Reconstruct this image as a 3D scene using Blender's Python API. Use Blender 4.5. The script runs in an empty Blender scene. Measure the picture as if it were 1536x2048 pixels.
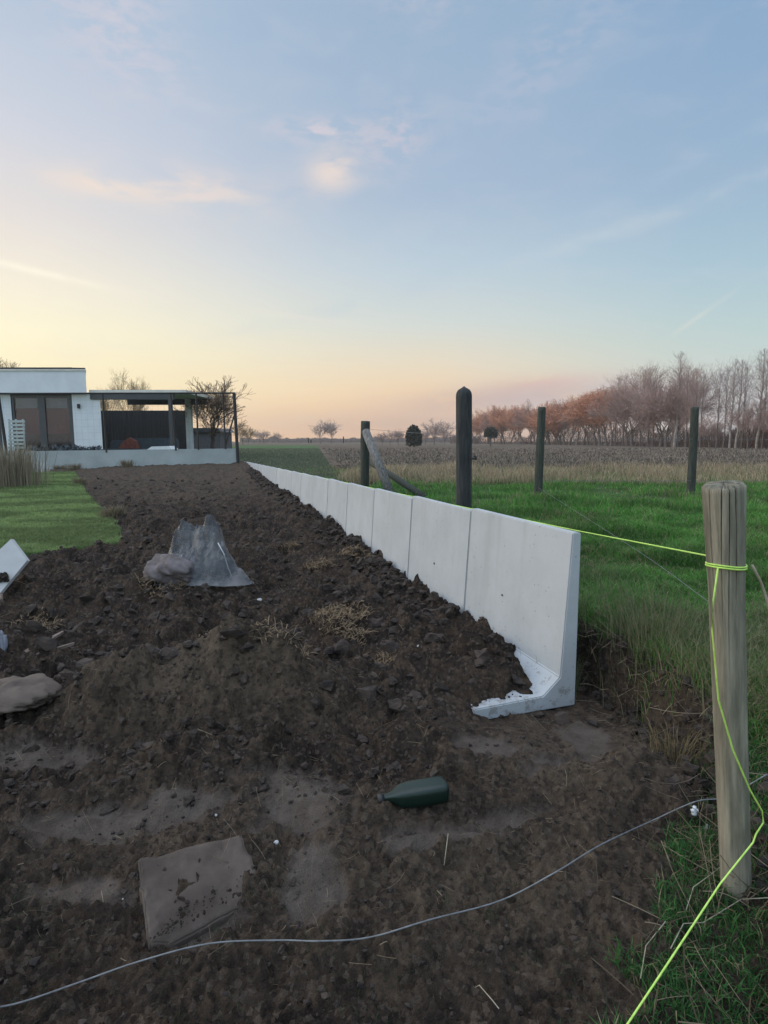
import bpy, bmesh, math, random
import numpy as np
from mathutils import Vector, Matrix
random.seed(7)
rng = np.random.default_rng(7)
S = bpy.context.scene
COL = S.collection

# ------------------------------------------------------------------ camera
FPX = 1150.0
PITCH = math.atan(142.0 / FPX)
CZ = 1.2
cam_d = bpy.data.cameras.new('camera')
cam = bpy.data.objects.new('camera', cam_d); COL.objects.link(cam)
cam.location = (0, 0, CZ)
cam.rotation_euler = (math.pi / 2 - PITCH, 0, 0)
cam_d.sensor_fit = 'VERTICAL'; cam_d.sensor_height = 36.0; cam_d.sensor_width = 27.0
cam_d.lens = FPX / 2048 * 36.0
cam_d.clip_start = 0.05; cam_d.clip_end = 3000
S.camera = cam
S.render.resolution_x = 768; S.render.resolution_y = 1024
S.view_settings.view_transform = 'Standard'; S.view_settings.look = 'None'
S.view_settings.gamma = 1.0; S.view_settings.exposure = 0.0
S.cycles.max_bounces = 6; S.cycles.transparent_max_bounces = 12
S.cycles.volume_bounces = 1

cp, sp = math.cos(PITCH), math.sin(PITCH)
def P(px, py, Y):
    """point seen at photo position px, py that stands Y metres away"""
    u = (px - 768) / FPX; v = (1024 - py) / FPX
    k = Y / (cp + v * sp)
    return Vector((u * k, Y, CZ + (v * cp - sp) * k))
def G(px, py, z=0.0):
    u = (px - 768) / FPX; v = (1024 - py) / FPX
    k = (z - CZ) / (v * cp - sp)
    return Vector((u * k, (cp + v * sp) * k, z))

# ------------------------------------------------------------------ world
def sl(c):
    return tuple(((x / 255) / 12.92 if x / 255 <= .04045 else ((x / 255 + .055) / 1.055) ** 2.4) for x in c)
world = bpy.data.worlds.new('World'); S.world = world; world.use_nodes = True
wt = world.node_tree; wt.nodes.clear()
class NT:
    def __init__(s, t): s.t = t
    def n(s, typ, **kw):
        x = s.t.nodes.new(typ)
        for k, v in kw.items(): setattr(x, k, v)
        return x
    def link(s, a, b): s.t.links.new(a, b)
    def m(s, op, a, b=0.0, c=0.0, clamp=False):
        x = s.t.nodes.new('ShaderNodeMath'); x.operation = op; x.use_clamp = clamp
        for i, q in enumerate((a, b, c)):
            if isinstance(q, (int, float)): x.inputs[i].default_value = q
            else: s.t.links.new(q, x.inputs[i])
        return x.outputs[0]
    def mr(s, v, a, b, c=0.0, d=1.0, smooth=True):
        x = s.t.nodes.new('ShaderNodeMapRange')
        if smooth: x.interpolation_type = 'SMOOTHSTEP'
        s.t.links.new(v, x.inputs[0])
        for i, q in enumerate((a, b, c, d)): x.inputs[i + 1].default_value = q
        return x.outputs[0]
    def mix(s, f, a, b, mode='MIX'):
        x = s.t.nodes.new('ShaderNodeMix'); x.data_type = 'RGBA'; x.blend_type = mode
        for i, q in ((0, f), (6, a), (7, b)):
            if isinstance(q, (int, float)): x.inputs[i].default_value = q
            elif isinstance(q, tuple): x.inputs[i].default_value = (*q, 1) if len(q) == 3 else q
            else: s.t.links.new(q, x.inputs[i])
        return x.outputs[2]
    def ramp(s, v, stops, interp='LINEAR'):
        x = s.t.nodes.new('ShaderNodeValToRGB'); r = x.color_ramp; r.interpolation = interp
        while len(r.elements) > 1: r.elements.remove(r.elements[-1])
        for i, (p, c) in enumerate(stops):
            e = r.elements[0] if i == 0 else r.elements.new(p)
            e.position = p; e.color = (*c, 1)
        s.t.links.new(v, x.inputs[0]); return x.outputs[0]
    def noise(s, vec, scale, detail=4, rough=.55, dist=0.0):
        x = s.t.nodes.new('ShaderNodeTexNoise')
        x.inputs['Scale'].default_value = scale; x.inputs['Detail'].default_value = detail
        x.inputs['Roughness'].default_value = rough; x.inputs['Distortion'].default_value = dist
        if vec is not None: s.t.links.new(vec, x.inputs['Vector'])
        return x.outputs[0]
w = NT(wt)
tc = w.n('ShaderNodeTexCoord'); sep = w.n('ShaderNodeSeparateXYZ'); w.link(tc.outputs['Generated'], sep.inputs[0])
X, Y_, Z = sep.outputs
az = w.m('MULTIPLY', w.m('ARCTAN2', X, Y_), 180 / math.pi)          # degrees, 0 = straight ahead, + right
el = w.m('MULTIPLY', w.m('ARCSINE', Z), 180 / math.pi)
elf = w.m('DIVIDE', w.m('ADD', el, 2.0), 92.0, clamp=True)           # -2..90
def est(rows): return [((e + 2) / 92, sl(c)) for e, c in rows]
Lc = w.ramp(elf, est([(-2, (240, 190, 135)), (1, (255, 216, 158)), (5, (255, 240, 195)), (9, (255, 245, 210)), (13, (246, 236, 216)), (18, (228, 221, 217)), (24, (206, 210, 221)), (32, (178, 195, 216)), (60, (192, 200, 214)), (90, (198, 203, 212))]))
Cc = w.ramp(elf, est([(-2, (212, 160, 128)), (0, (230, 180, 142)), (2.5, (243, 199, 155)), (5, (242, 212, 174)), (7.5, (232, 218, 193)), (11, (211, 217, 212)), (16, (188, 205, 217)), (22, (166, 186, 209)), (34, (152, 177, 203)), (60, (186, 197, 216)), (90, (198, 203, 212))]))
Rc = w.ramp(elf, est([(-2, (170, 160, 160)), (0, (196, 190, 190)), (3, (200, 202, 198)), (6, (200, 212, 206)), (9, (187, 208, 208)), (14, (168, 196, 211)), (20, (152, 180, 205)), (27, (141, 171, 202)), (36, (131, 164, 199)), (60, (186, 197, 216)), (90, (198, 203, 212))]))
fl = w.mr(az, -36, 6); fr = w.mr(az, 2, 34)
sky = w.mix(fl, Lc, Cc); sky = w.mix(fr, sky, Rc); sky = w.mix(w.mr(w.m('ABSOLUTE', az), 100, 140), sky, Rc)
# clouds: direction masks broken up with noise
mp = w.n('ShaderNodeCombineXYZ'); w.link(w.m('MULTIPLY', az, .1), mp.inputs[0]); w.link(w.m('MULTIPLY', el, .26), mp.inputs[1])
cn = w.noise(mp.outputs[0], 1.6, 6, .58, .35)
cn2 = w.noise(mp.outputs[0], 4.2, 5, .6, .2)
def azel(px, py):
    d = P(px, py, 10) - cam.location
    return math.degrees(math.atan2(d.x, d.y)), math.degrees(math.asin(d.z / d.length))
def blob(px, py, sx, sy, rot=0, edge=(.0, 1.0), amp=1.0, nz=cn, lo=.38, hi=.62):
    a, e = azel(px, py); r = math.radians(rot)
    da = w.m('MULTIPLY', w.m('SUBTRACT', az, a), math.cos(math.radians(e))); de = w.m('SUBTRACT', el, e)
    p = w.m('ADD', w.m('MULTIPLY', da, math.cos(r) / sx), w.m('MULTIPLY', de, math.sin(r) / sx))
    q = w.m('SUBTRACT', w.m('MULTIPLY', de, math.cos(r) / sy), w.m('MULTIPLY', da, math.sin(r) / sy))
    d2 = w.m('ADD', w.m('MULTIPLY', p, p), w.m('MULTIPLY', q, q))
    g = w.m('EXPONENT', w.m('MULTIPLY', d2, -1.0))
    k = w.mr(nz, lo, hi)
    return w.m('MULTIPLY', w.m('MULTIPLY', g, k), amp)
PEACH = sl((246, 216, 200)); 
def lay(sky, mask, col): return w.mix(mask, sky, col)
sky = lay(sky, blob(668, 342, 2.3, 1.5, 12, amp=.85, lo=.25, hi=.6), sl((242, 222, 208)))
sky = lay(sky, blob(380, 378, 6, 1.5, 0, amp=.62, lo=.33, hi=.62), sl((246, 224, 208)))
sky = lay(sky, blob(210, 372, 4.5, .9, 0, amp=.6, lo=.34, hi=.62), sl((248, 226, 206)))
sky = lay(sky, blob(640, 262, 4.0, .9, 0, amp=.55, nz=cn2), sl((228, 212, 214)))
sky = lay(sky, blob(790, 275, 3.0, 2.2, 20, amp=.5, nz=cn2), sl((215, 202, 210)))
sky = lay(sky, blob(230, 50, 5, 3.5, -40, amp=.55, nz=cn2), sl((214, 206, 214)))
sky = lay(sky, blob(1120, 90, 7, 2, 25, amp=.4, nz=cn2), sl((182, 190, 208)))
sky = lay(sky, blob(1035, 200, 3, 2, 20, amp=.35, nz=cn2), sl((178, 188, 208)))
sky = lay(sky, blob(840, 5, 4, 1.2, 0, amp=.4, nz=cn2), sl((190, 192, 206)))
sky = lay(sky, blob(60, 540, 5.5, .28, -7, amp=.85, lo=.2, hi=.5), sl((255, 246, 226)))
sky = lay(sky, blob(590, 633, 4.0, .25, -6, amp=.5, lo=.2, hi=.5), sl((232, 226, 214)))
sky = lay(sky, blob(1395, 635, 2.5, .2, 35, amp=.5, lo=.2, hi=.5), sl((215, 218, 212)))
sky = lay(sky, blob(1100, 505, 26, .7, 13, amp=.5, lo=.3, hi=.7), sl((192, 206, 216)))
sky = lay(sky, blob(1300, 370, 22, .8, 18, amp=.35, lo=.3, hi=.7), sl((170, 192, 214)))
sky = lay(sky, blob(1080, 772, 4.5, .8, 4, amp=1.0, lo=.25, hi=.5), sl((226, 188, 172)))
sky = lay(sky, blob(1010, 800, 10, 1.3, 3, amp=1.0, lo=.15, hi=.45), sl((204, 174, 163)))
sky = lay(sky, blob(860, 850, 16, 1.3, 0, amp=.75, lo=.2, hi=.5), sl((200, 168, 150)))
sky = lay(sky, blob(1300, 800, 14, 2.2, 0, amp=.6, lo=.25, hi=.55), sl((190, 186, 198)))
wisp = w.m('MULTIPLY', w.mr(cn, .45, .75), .10)
sky = lay(sky, wisp, sl((222, 214, 216)))
# afterglow boosted out of frame on the left; fill light added overhead and behind
lft = w.m('ABSOLUTE', w.m('ADD', az, 95))
behind = w.m('MULTIPLY', w.mr(lft, 58, 30), 1.3)
high = w.mr(el, 38, 62)
boost = w.m('ADD', 1.0, w.m('ADD', w.m('MULTIPLY', w.m('MAXIMUM', behind, high), 1.45), w.m('MULTIPLY', w.mr(w.m('ABSOLUTE', az), 100, 150), .85)))
below = w.mr(el, -3, -.5)
sky = w.mix(below, sl((70, 62, 55)), sky)
bg = w.n('ShaderNodeBackground'); w.link(sky, bg.inputs[0]); w.link(boost, bg.inputs[1])
ns = w.n('ShaderNodeTexSky'); ns.sky_type = 'NISHITA'; ns.sun_disc = False
SUN_EL, SUN_AZ = math.radians(6), math.radians(-62)
ns.sun_elevation = SUN_EL; ns.sun_rotation = SUN_AZ
bg2 = w.n('ShaderNodeBackground'); w.link(ns.outputs[0], bg2.inputs[0]); bg2.inputs[1].default_value = 0.01
add = w.n('ShaderNodeAddShader'); w.link(bg.outputs[0], add.inputs[0]); w.link(bg2.outputs[0], add.inputs[1])
wo = w.n('ShaderNodeOutputWorld'); w.link(add.outputs[0], wo.inputs[0])
# sun: just gone into the evening haze on the left, very soft
sd = bpy.data.lights.new('sun', 'SUN'); sun = bpy.data.objects.new('sun', sd); COL.objects.link(sun)
sd.energy = 0.5; sd.angle = math.radians(30); sd.color = (1.0, .88, .74)
dv = Vector((math.sin(SUN_AZ) * math.cos(math.radians(14)), math.cos(SUN_AZ) * math.cos(math.radians(14)), math.sin(math.radians(14))))
sun.rotation_euler = dv.to_track_quat('Z', 'Y').to_euler()

# ------------------------------------------------------------------ helpers
def tag(o, label=None, cat=None, group=None, kind=None):
    if label: o['label'] = label
    if cat: o['category'] = cat
    if group: o['group'] = group
    if kind: o['kind'] = kind
    return o
def link(o, parent=None):
    COL.objects.link(o)
    if parent: o.parent = parent
    return o
def empty(name, loc=(0, 0, 0)):
    o = bpy.data.objects.new(name, None); COL.objects.link(o); o.location = loc; o.empty_display_size = .1
    return o
def mesh_np(name, V, F, mats, parent=None, smooth=False, attr=None, off=None):
    """V (n,3); F (m,k) array or list of arrays of faces"""
    me = bpy.data.meshes.new(name)
    Fs = F if isinstance(F, list) else [F]
    V = np.asarray(V, dtype=np.float32)
    if off is not None: V = V - np.asarray(off, dtype=np.float32)
    me.vertices.add(len(V)); me.vertices.foreach_set('co', V.ravel())
    tot = sum(f.size for f in Fs); nf = sum(len(f) for f in Fs)
    me.loops.add(tot); me.loops.foreach_set('vertex_index', np.concatenate([f.ravel() for f in Fs]).astype(np.int32))
    me.polygons.add(nf)
    ls = np.concatenate([np.full(len(f), f.shape[1]) for f in Fs]); st = np.concatenate([[0], np.cumsum(ls)[:-1]])
    me.polygons.foreach_set('loop_start', st.astype(np.int32))
    me.polygons.foreach_set('use_smooth', np.full(nf, smooth))
    me.update(calc_edges=True)
    if attr is not None:
        for an, A in attr.items():
            a = me.color_attributes.new(an, 'FLOAT_COLOR', 'POINT')
            a.data.foreach_set('color', np.asarray(A, dtype=np.float32).ravel())
    for m in (mats if isinstance(mats, (list, tuple)) else [mats]): me.materials.append(m)
    o = bpy.data.objects.new(name, me); link(o, parent); return o
class MB:
    """collects boxes, tubes and prisms, then links them as one mesh"""
    def __init__(s): s.bm = bmesh.new()
    def box(s, a, b, bev=0.0):
        a, b = Vector(a), Vector(b); c = (a + b) / 2; d = b - a
        t = bmesh.new(); bmesh.ops.create_cube(t, size=1)
        for v in t.verts: v.co = Vector((v.co.x * d.x, v.co.y * d.y, v.co.z * d.z)) + c
        if bev: bmesh.ops.bevel(t, geom=t.edges[:], offset=bev, segments=2, affect='EDGES')
        me = bpy.data.meshes.new('t'); t.to_mesh(me); t.free(); s.bm.from_mesh(me); bpy.data.meshes.remove(me); return s
    def tube(s, pts, r, n=8, r1=None, cap=True):
        pts = [Vector(p) for p in pts]; rings = []
        for i, p in enumerate(pts):
            d = (pts[min(i + 1, len(pts) - 1)] - pts[max(i - 1, 0)]).normalized()
            q = d.to_track_quat('Z', 'Y'); rr = r if r1 is None else r + (r1 - r) * i / max(1, len(pts) - 1)
            rings.append([s.bm.verts.new(p + q @ Vector((math.cos(2 * math.pi * k / n) * rr, math.sin(2 * math.pi * k / n) * rr, 0))) for k in range(n)])
        for a, b in zip(rings, rings[1:]):
            for k in range(n): s.bm.faces.new((a[k], a[(k + 1) % n], b[(k + 1) % n], b[k]))
        if cap: s.bm.faces.new(rings[0][::-1]); s.bm.faces.new(rings[-1])
        return s
    def prism(s, poly, a, b):
        """poly: list of Vectors extruded by vector b-a"""
        d = Vector(b) - Vector(a)
        v0 = [s.bm.verts.new(p) for p in poly]; v1 = [s.bm.verts.new(p + d) for p in poly]; n = len(poly)
        s.bm.faces.new(v0[::-1]); s.bm.faces.new(v1)
        for k in range(n): s.bm.faces.new((v0[k], v0[(k + 1) % n], v1[(k + 1) % n], v1[k]))
        return s
    def build(s, name, mat, parent=None, smooth=False, off=(0, 0, 0)):
        bmesh.ops.recalc_face_normals(s.bm, faces=s.bm.faces[:])
        me = bpy.data.meshes.new(name)
        if off != (0, 0, 0):
            o = Vector(off)
            for v in s.bm.verts: v.co -= o
        for f in s.bm.faces: f.smooth = smooth
        s.bm.to_mesh(me); s.bm.free(); me.materials.append(mat)
        return link(bpy.data.objects.new(name, me), parent)
def copy_tree(o, parent=None):
    c = o.copy(); COL.objects.link(c); c.parent = parent
    for ch in list(o.children): copy_tree(ch, c)
    return c
# ---- vectorised noise
_pr = np.random.default_rng(3); PERM = np.concatenate([_pr.permutation(512)] * 2)
GA = _pr.random(512) * 2 * np.pi; RND = _pr.random((512, 4))
def _h(i, j): return PERM[(PERM[i & 511] + j) & 511]
def perlin(x, y):
    xi = np.floor(x).astype(np.int64); yi = np.floor(y).astype(np.int64); xf = x - xi; yf = y - yi
    u = xf * xf * xf * (xf * (xf * 6 - 15) + 10); v = yf * yf * yf * (yf * (yf * 6 - 15) + 10)
    def g(a, b):
        t = GA[_h(xi + a, yi + b)]; return np.cos(t) * (xf - a) + np.sin(t) * (yf - b)
    return ((g(0, 0) * (1 - u) + g(1, 0) * u) * (1 - v) + (g(0, 1) * (1 - u) + g(1, 1) * u) * v) * 1.4
def fbm(x, y, o=4, gain=.5):
    s = 0; a = 1; f = 1
    for k in range(o): s = s + a * perlin(x * f + 17.3 * k, y * f - 9.1 * k); a *= gain; f *= 2.03
    return s
def clods(x, y, c, fill=.8):
    """domes of random size in a jittered grid of cell c"""
    x = x / c; y = y / c; xi = np.floor(x).astype(np.int64); yi = np.floor(y).astype(np.int64)
    best = np.zeros_like(x)
    for a in (-1, 0, 1):
        for b in (-1, 0, 1):
            R = RND[_h(xi + a + 7, yi + b + 3)]
            px = xi + a + R[..., 0]; py = yi + b + R[..., 1]
            r = (.25 + .55 * R[..., 2]) * (R[..., 3] < fill)
            dx = (x - px); dy = (y - py); e = .6 + .8 * R[..., 0]
            d2 = dx * dx * e + dy * dy / e
            th = R[..., 3] * 40; tilt = 1 + .75 * (dx * np.cos(th) + dy * np.sin(th)) / np.maximum(r, .05)
            best = np.maximum(best, np.sqrt(np.maximum(r * r - d2, 0)) * np.clip(tilt, .2, 1.9) * .85)
    return best * c
def ss(a, b, x):
    t = np.clip((x - a) / (b - a), 0, 1); return t * t * (3 - 2 * t)

# ------------------------------------------------------------------ layout
NEAR = P(1150, 1437, 2.50)                     # outer bottom corner of the wall's near end
TH = math.atan2(373, FPX / cp)
WD = Vector((-math.sin(TH), math.cos(TH), 0)); WN = Vector((-math.cos(TH), -math.sin(TH), 0))  # along, towards the dirt
WX0, WY0 = NEAR.x, NEAR.y
NPAN = 19
def wall_x(y): return WX0 - math.tan(TH) * (y - WY0)
def bank_x(y):
    return np.interp(y, [-5, .6, 1.0, 1.5, 2.0, 2.35, 2.75, 2.95], [.75, .75, .82, 1.03, 1.16, 1.10, 1.0, .92])
LAWN = [G(0, 1114, .12), G(110, 1104, .13), G(190, 1094, .14), G(247, 1083, .15), G(235, 1045, .17), G(205, 1020, .18), G(172, 985, .22), G(150, 945, .28), Vector((-22, 19, 0)), Vector((-30, 5, 0))]
def in_poly(x, y, poly):
    ins = np.zeros(x.shape, bool); n = len(poly)
    for i in range(n):
        x1, y1 = poly[i][0], poly[i][1]; x2, y2 = poly[(i + 1) % n][0], poly[(i + 1) % n][1]
        c = ((y1 > y) != (y2 > y)) & (x < (x2 - x1) * (y - y1) / (y2 - y1 + 1e-9) + x1)
        ins ^= c
    return ins
def ell(x, y, px, py, rx, ry, rot=0):
    c = G(px, py, 0); r = math.radians(rot); dx = x - c.x; dy = y - c.y
    p = dx * math.cos(r) + dy * math.sin(r); q = -dx * math.sin(r) + dy * math.cos(r)
    return np.exp(-((p / rx) ** 2 + (q / ry) ** 2))
def masks(x, y):
    """lawn, pasture, clay, field"""
    jit = .05 * fbm(x * 3.1, y * 3.1, 3)
    lawn = in_poly(x + jit, y + jit, LAWN).astype(float)
    wx = WX0 - math.tan(TH) * (y - WY0); bx = bank_x(y)
    edge = np.where(y > 2.95, wx, bx)
    right = np.where(y > 2.95, (x > wx + .004), x > bx + jit).astype(float)
    beyond = (y > 21.5).astype(float)
    clay = np.zeros_like(x)
    for a in ((200, 1650, .28, .10, 12), (340, 1615, .20, .08, 10), (600, 1620, .17, .16, -10), (50, 1530, .24, .10, 0), (980, 1510, .16, .09, 0), (1120, 1540, .20, .06, 20),
              (560, 1560, .20, .06, 0), (640, 1780, .10, .11, 0), (860, 1690, .20, .05, 10), (1190, 1480, .12, .14, 0), (1010, 1640, .16, .04, 8), (430, 1850, .10, .04, 30), (170, 1800, .12, .06, 0)):
        clay = np.maximum(clay, ell(x, y, *a) * 1.25)
    clay = clay + .45 * fbm(x * 7, y * 9, 4) + .12 * fbm(x * 40, y * 40, 3); clay = ss(.38, .78, clay) * (y < 4)
    fieldm = right * ss(12.5, 14.5, y + .5 * perlin(x * .7, y * .5)) * (x > -.6 - .12 * (y - 9)) 
    fieldm = np.maximum(fieldm, ss(95, 120, y))
    return lawn, right, clay, fieldm, beyond
MOUNDS = [(400, 1420, .55, .20, 10, .25), (300, 1470, .35, .16, 0, .08), (600, 1420, .3, .16, -5, .08), (820, 1330, .30, .35, 0, .06), (880, 1430, .16, .2, 0, .07), (150, 1230, .8, .35, 10, .14), (60, 1330, .35, .25, 0, .10),
          (1250, 1600, .28, .16, 20, .06), (840, 1700, .4, .05, 8, .03), (1020, 1680, .25, .05, 12, .03), (770, 1560, .18, .10, 0, -.05), (660, 1790, .06, .05, 0, -.05), (1040, 1500, .25, .10, 0, -.04),
          (1350, 1620, .12, .14, 0, .05), (620, 1230, .6, .3, 0, .05), (350, 1190, .5, .25, 0, .04), (40, 1400, .14, .06, 0, .07), (130, 1420, .10, .07, 0, -.05), (560, 1560, .2, .08, 0, -.03)]
def height(x, y, detail=True):
    x = np.asarray(x, float); y = np.asarray(y, float)
    lawn, right, clay, field, beyond = masks(x, y)
    zd = np.interp(y, [-50, 1, 3, 5, 7, 11.5, 16, 20, 23, 60], [.0, .0, .03, .09, .13, .19, .30, .40, .42, .4])
    wx = WX0 - math.tan(TH) * (y - WY0)
    zd = zd + (y > 2.9) * .06 * np.exp(-((wx - x) / .5) ** 2) * (x < wx) * ss(2.9, 3.6, y) * (y < 21)
    zd = zd - .33 * ss(-6, -11, x) * ss(14, 17, y) * (y < 23)*0.3
    for px, py, rx, ry, ro, h in MOUNDS: zd = zd + h * ell(x, y, px, py, rx, ry, ro)
    # sand bed left low round the wall's foot, pit on the pasture side
    sA = (x - WX0) * WD.x + (y - WY0) * WD.y; aA = (x - WX0) * WN.x + (y - WY0) * WN.y
    foot = np.exp(-(((aA - .15) / .55) ** 2)) * ss(.10, -.04, sA) * np.exp(-((sA + .0) / .45) ** 2) + ss(.12, .0, aA) * ss(.9, .5, sA) * ss(-.5, -.1, sA)
    foot = np.clip(foot, 0, 1)
    zd = zd * (1 - foot) + foot * (-.012)
    jj = .06 * fbm(x * 11, y * 11, 3)
    cover = ss(.02, .10, sA + jj) * ss(.09, .17, aA + .13 * np.clip(sA, 0, 2) + jj) * ss(1.6, .9, sA) * ss(1.0, .4, aA)
    zd = np.maximum(zd, cover * (.085 + .05 * np.clip(sA, 0, 1)))
    zp = .26 + .14 * ss(3, 9, y) - .17 * ss(2.2, 1.3, y)
    bx = bank_x(y)
    sel = np.where(y > 2.95, (x > wx + .004).astype(float), ss(-.03, .05, x - bx + .04 * fbm(x * 7, y * 7, 3)))
    z = zd * (1 - sel) + zp * sel
    z = np.where(x < -30, np.minimum(z, .4), z)
    z = z * (1 - beyond) + .4 * beyond * ss(20, 22, y) + .0
    z = np.where((lawn > 0) & (sel < .5), zd * .5 + .5 * (.12 + .16 * ss(5, 15, y)) + .03, z)
    z = z + .25 * ss(40, 300, y) * perlin(x * .011, y * .011)
    if detail:
        near = ss(45, 18, y) * (y > -3)
        rough = (1 - lawn) * (1 - sel) * (1 - beyond)
        rough = np.where(field > .3, 0, rough)
        calm = 1 - .9 * clay
        fine = ss(1.0, 1.0, y)
        front = .35 + .65 * ss(1.5, 2.2, y)     # trampled fine earth in front, coarser clods further back
        front = front * (1 - .9 * foot)
        rough = rough * (1 - .9 * foot)
        xx = x + .05 * fbm(x * 9, y * 9, 2); yy = y + .05 * fbm(x * 9 + 40, y * 9, 2)
        d = .055 * fbm(x * 1.3 + 4, y * 1.9, 3) * ss(.9, 1.6, y) + .045 * fbm(x * 2.6, y * 2.6, 4) * (.5 + .5 * front)
        d = d + .55 * clods(xx, yy, .16, .55) * front * calm
        d = d + .60 * clods(xx + 5, yy - 3, .075, .7) * (.35 + .65 * front) * calm
        d = d + .55 * clods(xx * 1.0 - 2, yy + 8, .034, .8) * calm * (.6 + .4 * front)
        d = d + .011 * fbm(x * 38, y * 38, 4, .65) * (.25 + .75 * calm) + .020 * (.5 - np.abs(fbm(x * 15, y * 15, 4))) * calm
        d = d + .010 * fbm(x * 9, y * 9, 3)
        damp = 1 - .45 * ss(6, 14, y)
        z = z + d * rough * near * damp
        z = z + (.012 * fbm(x * 5, y * 5, 3)) * (sel + lawn) * near
        bank = np.exp(-((x - bx) / .10) ** 2) * (y < 3.0) * (y > .9)
        z = z + bank * .05 * fbm(x * 16, y * 16, 4)
        # ploughed field ridges
        z = z + field * ss(260, 60, y) * (.05 * np.abs(fbm(x * .35, y * 1.5, 4)) + .06 * np.abs(fbm(x * 2.2, y * 3.5, 3)) * ss(60, 20, y))
    return z
def hz(x, y): return float(height(np.array([x]), np.array([y]))[0])

# ------------------------------------------------------------------ materials
def new_mat(name):
    m = bpy.data.materials.new(name); m.use_nodes = True; t = m.node_tree; t.nodes.clear()
    q = NT(t); o = q.n('ShaderNodeOutputMaterial'); b = q.n('ShaderNodeBsdfPrincipled'); q.link(b.outputs[0], o.inputs[0])
    return m, q, b, o
def bump(q, b, h, strength=.5, dist=.01):
    x = q.n('ShaderNodeBump'); x.inputs['Strength'].default_value = strength; x.inputs['Distance'].default_value = dist
    q.link(h, x.inputs['Height']); q.link(x.outputs[0], b.inputs['Normal'])
def pmat(name, c1, c2, scale=6, rough=.8, bs=.3, bd=.005, stretch=(1, 1, 1), metallic=0, detail=5, coords='Object'):
    m, q, b, o = new_mat(name)
    t = q.n('ShaderNodeTexCoord'); mp = q.n('ShaderNodeMapping'); mp.inputs['Scale'].default_value = stretch
    q.link(t.outputs[coords], mp.inputs[0])
    nz = q.noise(mp.outputs[0], scale, detail, .6)
    col = q.mix(q.mr(nz, .3, .7), c1, c2); q.link(col, b.inputs['Base Color'])
    b.inputs['Roughness'].default_value = rough; b.inputs['Metallic'].default_value = metallic
    if bs: bump(q, b, q.noise(mp.outputs[0], scale * 4, 4, .6), bs, bd)
    return m
def attr_mat(name, rough=.8, transl=.0, an='Col'):
    m, q, b, o = new_mat(name)
    a = q.n('ShaderNodeAttribute'); a.attribute_name = an
    q.link(a.outputs['Color'], b.inputs['Base Color']); b.inputs['Roughness'].default_value = rough
    b.inputs['Specular IOR Level'].default_value = .25
    if transl:
        tr = q.n('ShaderNodeBsdfTranslucent'); q.link(a.outputs['Color'], tr.inputs[0])
        mx = q.n('ShaderNodeMixShader'); mx.inputs[0].default_value = transl
        q.link(b.outputs[0], mx.inputs[1]); q.link(tr.outputs[0], mx.inputs[2]); q.link(mx.outputs[0], o.inputs[0])
    return m

# ground: one sheet, coverage read from the vertex masks
gm, q, b, o = new_mat('ground_mixed')
geo = q.n('ShaderNodeNewGeometry'); pos = geo.outputs['Position']
ma = q.n('ShaderNodeAttribute'); ma.attribute_name = 'Cover'; sc = q.n('ShaderNodeSeparateColor'); q.link(ma.outputs['Color'], sc.inputs[0])
gr, cl, fi = sc.outputs; al = ma.outputs['Alpha']
n1 = q.noise(pos, 2.2, 5, .6); n2 = q.noise(pos, 14, 5, .65); n3 = q.noise(pos, 90, 4, .7); n4 = q.noise(pos, .35, 5, .6)
vc = q.n('ShaderNodeTexVoronoi'); vc.inputs['Scale'].default_value = 75; vc.inputs['Randomness'].default_value = 1; q.link(pos, vc.inputs['Vector'])
vs_ = q.n('ShaderNodeSeparateColor'); q.link(vc.outputs['Color'], vs_.inputs[0]); n5 = q.noise(pos, 260, 3, .7)
soil = q.mix(q.mr(n1, .38, .62), (.015, .0108, .0088), (.040, .028, .020))
soil = q.mix(q.mr(n2, .42, .7), soil, (.074, .049, .031))
soil = q.mix(q.m('MULTIPLY', q.mr(n3, .55, .75), .6), soil, (.10, .075, .055))
lite = q.mix(q.mr(n2, .3, .7), (.074, .054, .036), (.135, .102, .072))
soil = q.mix(q.m('MULTIPLY', al, .85), soil, lite)
clay = q.mix(q.mr(n2, .3, .7), (.088, .068, .054), (.128, .104, .086))
clay = q.mix(q.m('MULTIPLY', q.mr(n3, .6, .8), .5), clay, (.04, .032, .027))
soil = q.mix(q.m('MULTIPLY', q.mr(vs_.outputs[0], .55, .95), .55), soil, (.012, .009, .008))
soil = q.mix(q.m('MULTIPLY', q.mr(vs_.outputs[1], .75, 1.0), .55), soil, (.13, .10, .075))
c = q.mix(cl, soil, clay)
c = q.mix(q.m('MULTIPLY', q.mr(n5, .5, .7), .45), c, (.014, .011, .009))
grass = q.mix(q.mr(n1, .3, .7), (.024, .075, .018), (.055, .12, .028))
grass = q.mix(q.mr(n4, .45, .7), grass, (.075, .085, .045))
c = q.mix(gr, c, grass)
mpf = q.n('ShaderNodeMapping'); mpf.inputs['Scale'].default_value = (.25, 1.6, 1); q.link(pos, mpf.inputs[0])
nf = q.noise(mpf.outputs[0], .9, 6, .7); nf2 = q.noise(mpf.outputs[0], .08, 4, .6)
field = q.mix(q.mr(nf, .38, .62), (.030, .020, .014), (.165, .118, .084))
field = q.mix(q.m('MULTIPLY', q.mr(nf2, .4, .65), .5), field, (.11, .10, .065))
c = q.mix(fi, c, field)
q.link(c, b.inputs['Base Color']); b.inputs['Roughness'].default_value = .95; b.inputs['Specular IOR Level'].default_value = .2
hh = q.m('ADD', q.m('ADD', q.m('MULTIPLY', n3, .7), n2), q.m('MULTIPLY', n5, .25)); bump(q, b, hh, 1.0, .02)
M_ground = gm
M_conc, q, b, o = new_mat('precast_concrete')
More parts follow.
